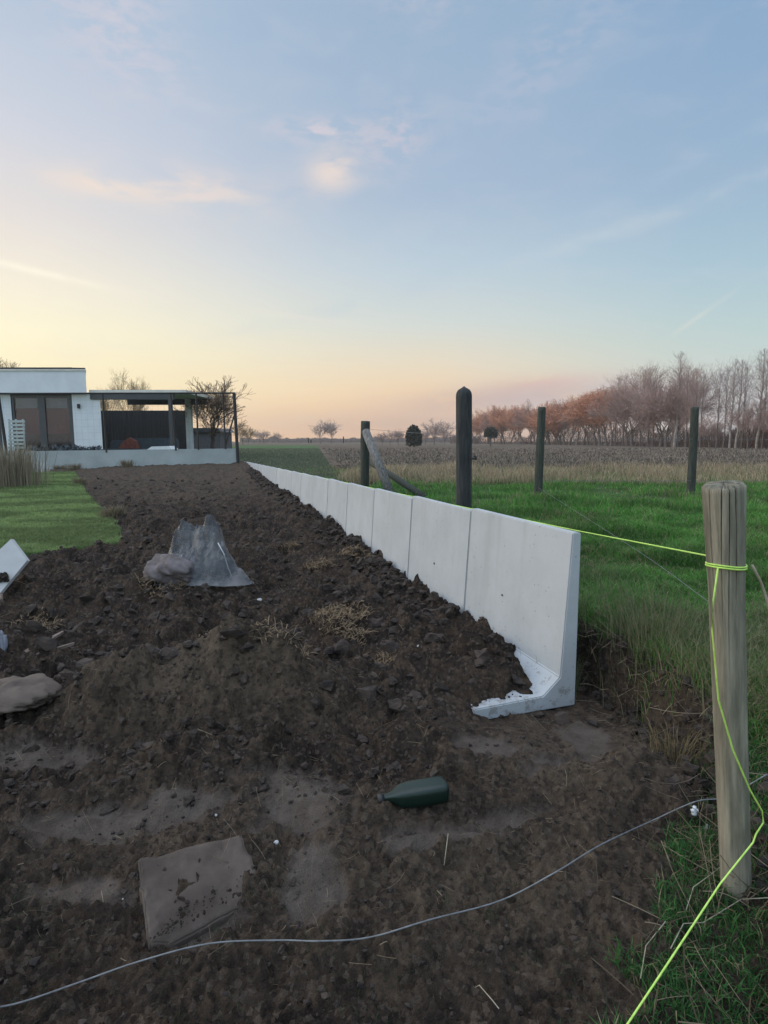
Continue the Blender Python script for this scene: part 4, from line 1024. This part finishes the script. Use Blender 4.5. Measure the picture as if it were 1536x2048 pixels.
for k in range(0, 42): 
    t = k / 41; px = -20 + 490 * t; m_.tube([fp(px, 788), fp(px + (470 - px) * .015 + 4, 897 + (473 - px) * .036)], .0011, 3, cap=False)
for k in range(1, 9):
    f_ = k / 9; m_.tube([fp(-20, 787 + 125 * f_), fp(470, 787 + 108 * f_)], .0011, 3, cap=False)
part(m_, 'wire_mesh', M_anth, fe, FO)
tag(fe, 'dark wire mesh fence with braced corner post standing on the plinth wall', 'fence')
# trellis, ornamental grass and little plants at the left edge
tr_ = MB(); Yt = 17.0
for k in range(9):
    py = 842 + k * 7.5; tr_.box((P(18 - k * .3, py, Yt).x, Yt, P(20, py + 3, Yt).z), (P(49, py, Yt).x, Yt + .03, P(20, py - 1.5, Yt).z))
for px in (19, 33, 47): tr_.box((P(px, 880, Yt).x - .02, Yt + .031, .3), (P(px, 880, Yt).x + .02, Yt + .06, P(px, 838, Yt).z))
tag(tr_.build('garden_trellis', M_plinth), 'small pale slatted garden trellis in front of the patio door', 'trellis')
c = P(22, 985, 12.2); c.z = hz(c.x, c.y)
tuft('ornamental_grass', c, 700, 1.0, .62, ((.16, .13, .09), (.32, .27, .19)), 'tall faded ornamental grass at the left edge beyond the lawn', 'ornamental grass', .30, .012)
c = P(78, 945, 17.0); c.z = hz(c.x, c.y); tuft('frosted_plant', c, 90, .36, .28, ((.45, .45, .45), (.6, .6, .6)), 'small white frosted plant at the far end of the lawn', 'plant', .9, .02)
for i, (px, py, h_, lb) in enumerate(((150, 940, .25, 'low brown tuft at the far corner of the lawn'), (120, 938, .2, 'dark low tuft right of the white frosted plant'), (255, 936, .3, 'brown tuft at the foot of the plinth wall'), (160, 968, .16, 'straw tuft on the lawn\'s right edge, farther one'), (225, 1035, .16, 'straw tuft on the lawn\'s right edge, nearer one'))):
    c = GG(px, py); tuft('grass_tuft', c, 320, h_, .22 if h_ > .17 else .15, ((.10, .085, .05), (.28, .23, .15)), lb, 'grass tuft', .8, .008, 'tufts round the lawn')
# shrubs behind the plinth
def leaf_ball(name, c, rx, ry, rz, n, sz, mat, lb, cat, group=None, parent=None, hemi=False):
    d = rng.normal(size=(n, 3)); d[:, 2] = np.abs(d[:, 2]) if hemi else d[:, 2]; d /= np.linalg.norm(d, axis=1)[:, None]; r = rng.random(n) ** .4
    r *= 1 + .2 * fbm(d[:, 0] * 2.2 + c[0], d[:, 1] * 2.2 + d[:, 2] * 1.7 + c[1], 3)
    p = d * r[:, None] * np.array([rx, ry, rz]); a = rng.normal(size=(n, 3)) * sz; b2 = rng.normal(size=(n, 3)) * sz
    if hemi: p[:, 2] = rz * (np.clip(p[:, 2] / rz, 0, 1.2) ** .55)
    V = np.stack([p - a, p + b2, p + a, p - b2], 1).reshape(-1, 3); F = np.arange(n)[:, None] * 4 + np.array([[0, 1, 2, 3]])
    o = mesh_np(name, V, F, mat, parent); 
    if lb: o.location = c; tag(o, lb, cat, group)
    return o
M_shrub = pmat('blue_grey_foliage', (.035, .050, .060), (.08, .10, .11), 3, .9, 0)
for i, px in enumerate((62, 84, 106, 128, 150, 172, 192)):
    c = P(px, 902, 21.5); c.z = .75
    leaf_ball('lavender_shrub', c, .26, .26, .22 + .1 * rng.random(), 500, .03, M_shrub, ['leftmost', 'second', 'third', 'middle', 'fifth', 'sixth', 'rightmost'][i] + ' of seven low grey blue shrubs in the row before the patio doors', 'shrub', 'shrubs behind the plinth wall')
# grey shed beyond the fence
YS = 32; sh = empty('garden_shed', (P(412, 880, YS).x, YS, .4)); so_ = sh.location
xa, xb = P(384, 880, YS).x, P(440, 880, YS).x; zt2 = P(400, 864, YS).z
part(MB().box((xa, YS, .3), (xb, YS + 2.5, zt2)), 'wall', M_shed, sh, so_)
part(MB().prism([Vector((xa - .1, YS - .15, zt2)), Vector((xb + .15, YS - .15, zt2)), Vector((xb - .1, YS - .15, zt2 + .22)), Vector((xa - .1, YS - .15, zt2 + .22))], (0, 0, 0), (0, 2.9, 0)), 'roof', M_anth, sh, so_)
tag(sh, 'grey low garden shed behind the mesh fence under the bare round tree', 'shed')

# ------------------------------------------------------------------ trees
def branch_tree(height_, seed, kind='round', levels=5, twig=.012, spread=.5, trunk_r=None, nfork=3, bare=.25, dens=1.0, multi=1, cw=.20):
    r = random.Random(seed); segT = []; segC = []
    trunk_r = trunk_r or height_ * .016
    def grow(p, d, L, rad, lev):
        steps = 3 if lev < 2 else 2
        q_ = p
        for s_ in range(steps):
            jit = .10 if lev < 2 else .22
            d2 = (d + Vector((r.gauss(0, jit), r.gauss(0, jit), r.gauss(0, jit) + (.05 if kind != 'weep' else -.06)))).normalized()
            e = q_ + d2 * (L / steps); r1 = max(twig * .6, rad * (1 - .22 * (s_ + 1) / steps * 1.3))
            (segT if lev < 2 else segC).append((q_, e, max(rad, twig * .7), r1, lev)); d = d2
            if lev >= 1 and lev < levels and s_ < steps - 1 or (lev == 0 and s_ >= 1):
                for _ in range(2 if r.random() < .35 * dens else 1):
                    ax = Vector((r.gauss(0, 1), r.gauss(0, 1), r.gauss(0, .4))).normalized(); nd = (d2 + ax * (spread * (1.0 + .5 * r.random()))).normalized()
                    if lev < 3: nd = (nd + Vector((0, 0, .25 if kind != 'flat' else 0))).normalized()
                    grow(e, nd, L * (.55 + .25 * r.random()) * (1.7 if lev == 0 else 1), r1 * .55, lev + 1)
            q_ = e; rad = r1
        if lev < levels:
            for _ in range(nfork):
                ax = Vector((r.gauss(0, 1), r.gauss(0, 1), r.gauss(0, .3))).normalized(); nd = (d + ax * spread * (.6 + .5 * r.random())).normalized()
                grow(q_, nd, L * (.62 + .22 * r.random()) * (1.7 if lev == 0 else 1), rad * .62, lev + 1)
    if kind == 'column':
        # straight leader with steep side branches (birch, poplar)
        n = 26; p = Vector((0, 0, 0)); d = Vector((0, 0, 1))
        for i in range(n):
            e = p + Vector((r.gauss(0, .03), r.gauss(0, .03), height_ / n)); ra = trunk_r * (1 - i / n) + twig; segT.append((p, e, ra, trunk_r * (1 - (i + 1) / n) + twig, 0))
            if i / n > bare:
                t = (i / n - bare) / (1 - bare); W = height_ * cw * (math.sin(math.pi * min(1, t * .8 + .22)) ** .8)
                for _ in range(3 if dens > .8 else 2):
                    a = r.random() * 6.28; nd = Vector((math.cos(a), math.sin(a), 1.0 + r.random())).normalized()
                    grow(e, nd, W * (.4 + .45 * r.random()), ra * .35, 3)
            p = e
    else:
        for m_ in range(multi):
            a = r.random() * 6.28; tl = .0 if multi == 1 else .35
            grow(Vector((0, 0, -.1)), Vector((math.cos(a) * tl, math.sin(a) * tl, 1)).normalized(), height_ * bare, trunk_r, 0)
    def mk(seg, n):
        if not seg: return None
        A = np.array([s_[0][:] for s_ in seg]); B = np.array([s_[1][:] for s_ in seg]); r0 = np.array([s_[2] for s_ in seg]); r1 = np.array([s_[3] for s_ in seg])
        d = B - A; d /= np.linalg.norm(d, axis=1)[:, None] + 1e-9; ref = np.where(np.abs(d[:, 2:3]) > .9, [[1., 0, 0]], [[0, 0, 1.]]); u = np.cross(d, ref); u /= np.linalg.norm(u, axis=1)[:, None] + 1e-9; v = np.cross(d, u)
        ring = []
        for (Q, R) in ((A, r0), (B, r1)):
            for k in range(n):
                t = 2 * math.pi * k / n; ring.append(Q + (u * math.cos(t) + v * math.sin(t)) * R[:, None])
        V = np.stack(ring, 1).reshape(-1, 3); b0 = np.arange(len(seg))[:, None] * 2 * n
        F = np.concatenate([b0 + np.array([[k, (k + 1) % n, n + (k + 1) % n, n + k]]) for k in range(n)]); return V, F
    # normalise height
    allz = max(s_[1].z for s_ in segT + segC); k = height_ / allz
    T = mk(segT, 7); C = mk(segC, 3)
    return (T[0] * k, T[1]), ((C[0] * k, C[1]) if C else None)
def make_tree(name, height_, seed, mT, mC, leaves=0, lmat=None, lsz=.05, **kw):
    T, C = branch_tree(height_, seed, **kw)
    root = empty(name)
    mesh_np('trunk', T[0], T[1], mT, root, smooth=True)
    V, Fc = C
    if leaves:
        n3 = len(V) // 6; ii = rng.integers(0, n3, leaves); p = V[ii * 6] + rng.normal(0, lsz * 2, (leaves, 3)); a = rng.normal(size=(leaves, 3)) * lsz; b2 = rng.normal(size=(leaves, 3)) * lsz
        Vl = np.stack([p - a, p + b2, p + a, p - b2], 1).reshape(-1, 3); Fl = np.arange(leaves)[:, None] * 4 + np.array([[0, 1, 2, 3]]) + len(V)
        V = np.concatenate([V, Vl]); Fc = np.concatenate([Fc, Fl])
    mesh_np('crown', V, Fc, mC, root)
    return root
protos = {}
def inst(key, maker, loc, sc_, rz, lb, cat='tree', group=None, sx=1.0):
    if key not in protos: protos[key] = maker(); o = protos[key]
    else: o = copy_tree(protos[key])
    o.location = loc; o.scale = (sc_ * sx, sc_ * sx, sc_); o.rotation_euler = (0, 0, rz)
    for k in ('label', 'category', 'group'):
        if k in o: del o[k]
    tag(o, lb, cat, group); return o
mk = {
 'russet': lambda: make_tree('russet_tree', 8, 11, M_bark, M_twig_red, 3000, None, .045, levels=5, spread=.46, nfork=3, bare=.14, twig=.011),
 'russet_low': lambda: make_tree('russet_tree', 7, 12, M_bark, M_twig_red, 3600, None, .05, levels=5, spread=.5, nfork=2, bare=.12, twig=.012, multi=3),
 'bare': lambda: make_tree('bare_tree', 10, 13, M_bark, M_twig, kind='column', levels=5, spread=.5, nfork=2, bare=.08, twig=.010, cw=.34, trunk_r=.13),
 'tall': lambda: make_tree('tall_bare_tree', 11, 14, M_bark, M_twig_mauve, kind='column', levels=5, spread=.45, nfork=2, bare=.28, twig=.010, cw=.30, trunk_r=.13),
 'birch': lambda: make_tree('birch_tree', 11, 15, M_bark_pale, M_twig_mauve, kind='column', levels=5, spread=.5, nfork=2, bare=.15, twig=.010),
 'brown': lambda: make_tree('brown_tree', 8, 16, M_bark, M_twig, 1500, None, .035, levels=5, spread=.48, nfork=3, bare=.15, twig=.010),
}
# the row along the right: (px of the trunk, py of the top, distance, kind)
rowt = []
def base_py(Y): return P(768, 0, 1).y
def row_Y(px): return float(np.interp(px, [930, 1000, 1100, 1200, 1300, 1400, 1536, 1700], [170, 150, 125, 102, 84, 70, 58, 50]))
top_line = lambda px: float(np.interp(px, [920, 960, 1000, 1040, 1100, 1150, 1200, 1240, 1290, 1310, 1350, 1390, 1430, 1480, 1536, 1650], [838, 820, 812, 804, 794, 780, 762, 748, 734, 724, 722, 736, 736, 718, 708, 700]))
seq = []
px = 925.0; rr = random.Random(5)
while px < 1600:
    Yk = row_Y(px); seq.append((px, Yk)); px += (11 if px < 1130 else 12) * (.7 + .6 * rr.random()) * (1 if px < 1400 else 1.3)
n_l = len(seq)
words = ['first', 'second', 'third', 'fourth', 'fifth', 'sixth', 'seventh', 'eighth', 'ninth', 'tenth', 'eleventh', 'twelfth', 'thirteenth', 'fourteenth', 'fifteenth', 'sixteenth', 'seventeenth', 'eighteenth', 'nineteenth', 'twentieth', 'twenty-first', 'twenty-second', 'twenty-third', 'twenty-fourth', 'twenty-fifth', 'twenty-sixth', 'twenty-seventh', 'twenty-eighth', 'twenty-ninth', 'thirtieth']
cnt = {}
for i, (px, Yk) in enumerate(seq):
    small = False
    if px < 1140: kind = rr.choice(['russet', 'russet_low', 'russet', 'brown'])
    elif px < 1230: kind = rr.choice(['bare', 'russet', 'brown'])
    elif px < 1310: kind = rr.choice(['russet', 'bare', 'bare', 'brown'])
    elif px < 1400: kind = rr.choice(['bare', 'brown', 'tall'])
    else: kind = rr.choice(['tall', 'bare', 'tall', 'birch'])
    if px > 1390 and rr.random() < .35: kind = rr.choice(['brown', 'brown']); small = True
    tp = top_line(px) + rr.uniform(-6, 14) + (70 if small else 0); p = P(px, 870, Yk); zb = .35; ht = (P(px, tp, Yk).z - zb) * (1.1 if kind in ('tall', 'bare', 'birch') else .97)
    nat = {'russet': 8, 'russet_low': 7, 'bare': 10, 'tall': 11, 'birch': 11, 'brown': 8}[kind]
    cnt[kind] = cnt.get(kind, 0) + 1
    desc = {'russet': 'russet leaved tree', 'russet_low': 'bushy low russet tree', 'bare': 'bare spreading tree', 'tall': 'tall slim bare tree', 'birch': 'narrow pale-trunked birch', 'brown': 'brown twiggy tree'}[kind]
    inst(kind, mk[kind], (p.x, Yk, zb), ht / nat, rr.random() * 6.28, '%s %s from the left in the tree row behind the ploughed field' % (words[cnt[kind] - 1], desc), 'tree', 'trees of the row beyond the ploughed field', (.8 if kind in ('tall', 'birch', 'bare') else 1.0) + .2 * rr.random())
p = P(1350, 870, 76); inst('birch', mk['birch'], (p.x, 76, .35), (P(1350, 700, 76).z - .35) / 11, 1.2, 'tallest pointed birch rising above the tree row on the right', 'tree', 'trees of the row beyond the ploughed field', .95)
# understorey along the row: one mass
nv = 26000; pxs = 900 + 720 * rng.random(nv); Ys = np.interp(pxs, [930, 1100, 1300, 1536, 1700], [176, 130, 88, 61, 52]) + rng.normal(0, 1.5, nv)
hx = np.interp(pxs, [900, 1100, 1300, 1536, 1700], [3.0, 4.0, 3.2, 2.4, 2.4]); zz_ = .3 + hx * 1.25 * rng.random(nv) ** 1.4 * (.6 + .5 * perlin(pxs * .03, pxs * 0 + 3))
xw = (pxs - 768) / (FPX / cp) * Ys; pp = np.stack([xw, Ys, zz_], 1); hgt = .5 + .5 * rng.random(nv)
blades('undergrowth', pp, hgt * 1.3, np.full(nv, .035), .5 + .8 * rng.random(nv), colmix(nv, (.085, .06, .055), (.16, .11, .10), (.20, .10, .06), .25), M_straw, 'tangled brown undergrowth along the foot of the tree row', 'undergrowth')
# distant hedge line on the horizon
nv = 16000; pxs = 480 + 480 * rng.random(nv); Ys = 300 + rng.normal(0, 4, nv); xw = (pxs - 768) / (FPX / cp) * Ys
hx = 1.2 + 1.6 * np.clip(fbm(pxs * .03, pxs * 0, 3) + .2, 0, 1) + .9 * ss(800, 900, pxs); zz_ = .3 + hx * rng.random(nv)
blades('far_hedge', np.stack([xw, Ys, zz_], 1), np.full(nv, 1.3), np.full(nv, .2), rng.random(nv), colmix(nv, (.14, .11, .10), (.22, .17, .15)), M_straw, 'low hazy hedge line on the horizon beyond the fields', 'hedge line')
# distant single trees
mk['far'] = lambda: make_tree('distant_tree', 6, 21, M_bark, M_twig_mauve, levels=4, spread=.55, nfork=3, bare=.26, twig=.03)
mk['far_gold'] = lambda: make_tree('distant_tree', 6, 22, M_bark, M_twig_gold, levels=4, spread=.5, nfork=3, bare=.25, twig=.03)
for px, tp, Yk, k_, lb in ((641, 838, 170, 'far', 'left half of the pair of hazy round bare trees on the horizon'), (662, 836, 172, 'far', 'right half of the pair of hazy round bare trees on the horizon'), (486, 842, 110, 'far_gold', 'hazy tree just right of the fence corner post'), (496, 852, 120, 'far_gold', 'small hazy tree beside the one at the fence corner'),
        (519, 857, 160, 'far', 'small dark tree, left of the two in the horizon clump'), (528, 858, 162, 'far', 'small dark tree, right of the two in the horizon clump'), (556, 862, 170, 'far', 'tiny slim tree alone on the horizon right of the clump'), (780, 858, 110, 'far', 'bare bush left of the dark dome tree'), (765, 862, 112, 'far', 'bare bush close behind the leaning brace'), (797, 856, 112, 'far', 'bare bush touching the dark dome tree'),
        (868, 834, 120, 'far', 'bare round-topped tree left of the tall dark post'), (890, 850, 130, 'far', 'low bushy tree at the left side of the tall dark post'), (850, 856, 125, 'far', 'small bush right of the dark dome tree')):
    p = P(px, 880, Yk); inst(k_, mk[k_], (p.x, Yk, .3), (P(px, tp, Yk).z - .3) / 6, px, lb, 'tree', 'distant single trees', 1.2 if px < 700 else 1.5)
# two clipped dark trees
for px, tp, w_, Yk, lb, red in ((828, 852, 15, 75, 'dark clipped dome-shaped tree standing in the ploughed field', 0), (981, 856, 12, 85, 'dark mushroom-shaped tree right of the tall dark post', 1)):
    p = P(px, 880, Yk); zt3 = P(px, tp, Yk).z; r0 = empty('clipped_tree', (p.x, Yk, .35)); rx = w_ / (FPX / cp) * Yk
    MB().tube([(0, 0, -.1), (0, 0, zt3 - 1.0)], .14, 8).build('trunk', M_bark, r0)
    hC = (zt3 - .35) * (.92 if not red else .5)
    o = leaf_ball('crown', (0, 0, 0), rx * 1.05, rx * 1.05, hC, 3200, .10, M_leaf_dark, None, None, parent=r0, hemi=True); o.location = (0, 0, zt3 - .35 - hC)
    tag(r0, lb, 'tree', 'clipped dark trees in the field')
# trees round the house
mk['garden'] = lambda: make_tree('garden_tree', 5, 31, pmat('dark_bark', (.035, .026, .022), (.06, .045, .035), 3, .95, 0), M_twig_dark, levels=5, spread=.50, nfork=3, bare=.18, twig=.009, multi=1, trunk_r=.11)
mk['garden_gold'] = lambda: make_tree('garden_tree', 6, 32, M_bark, M_twig_gold, levels=5, spread=.5, nfork=3, bare=.28, twig=.012)
p = P(424, 890, 28); inst('garden', mk['garden'], (p.x, 28, .4), (P(424, 752, 28).z - .4) / 5, .6, 'dark round bare tree behind the mesh fence beside the patio', 'tree', None, 1.3)
p = P(12, 890, 40); inst('garden_gold', mk['garden_gold'], (p.x, 40, .4), (P(12, 684, 40).z - .4) / 6, 1.0, 'golden backlit tree rising behind the bungalow at the left edge', 'tree')
for px, tp, Yk, lb in ((212, 758, 42, 'golden bare tree left of two behind the patio canopy'), (272, 738, 44, 'taller golden bare tree, right of two behind the patio canopy')):
    p = P(px, 890, Yk); inst('garden_gold', mk['garden_gold'], (p.x, Yk, .4), (P(px, tp, Yk).z - .4) / 6, px, lb, 'tree', None, .62)
# faint far posts in the meadow
for i, (px, py, h_) in enumerate(((617, 876, 9), (687, 873, 8), (622, 880, 5))):
    a = P(px, 886, 70); b2 = P(px, py, 70); m_ = MB().tube([a, b2], .07, 6)
    tag(m_.build('distant_post', M_darkfence), ['thin dark post far off in the meadow, left of the round trees', 'thin dark post far off in the meadow, right of the round trees', 'shortest dark post next to the left one far off in the meadow'][i], 'post', 'far meadow posts')

# evening air
hb = MB().box((-605, -505, -3), (605, 655, 30)); hm_ = bpy.data.materials.new('haze_air'); hm_.use_nodes = True; t_ = hm_.node_tree; t_.nodes.clear()
oo = t_.nodes.new('ShaderNodeOutputMaterial'); vv = t_.nodes.new('ShaderNodeVolumePrincipled'); vv.inputs['Density'].default_value = .0006; vv.inputs['Color'].default_value = (.98, .92, .88, 1); vv.inputs['Anisotropy'].default_value = .2
t_.links.new(vv.outputs[0], oo.inputs['Volume']); tag(hb.build('haze', hm_), kind='stuff')
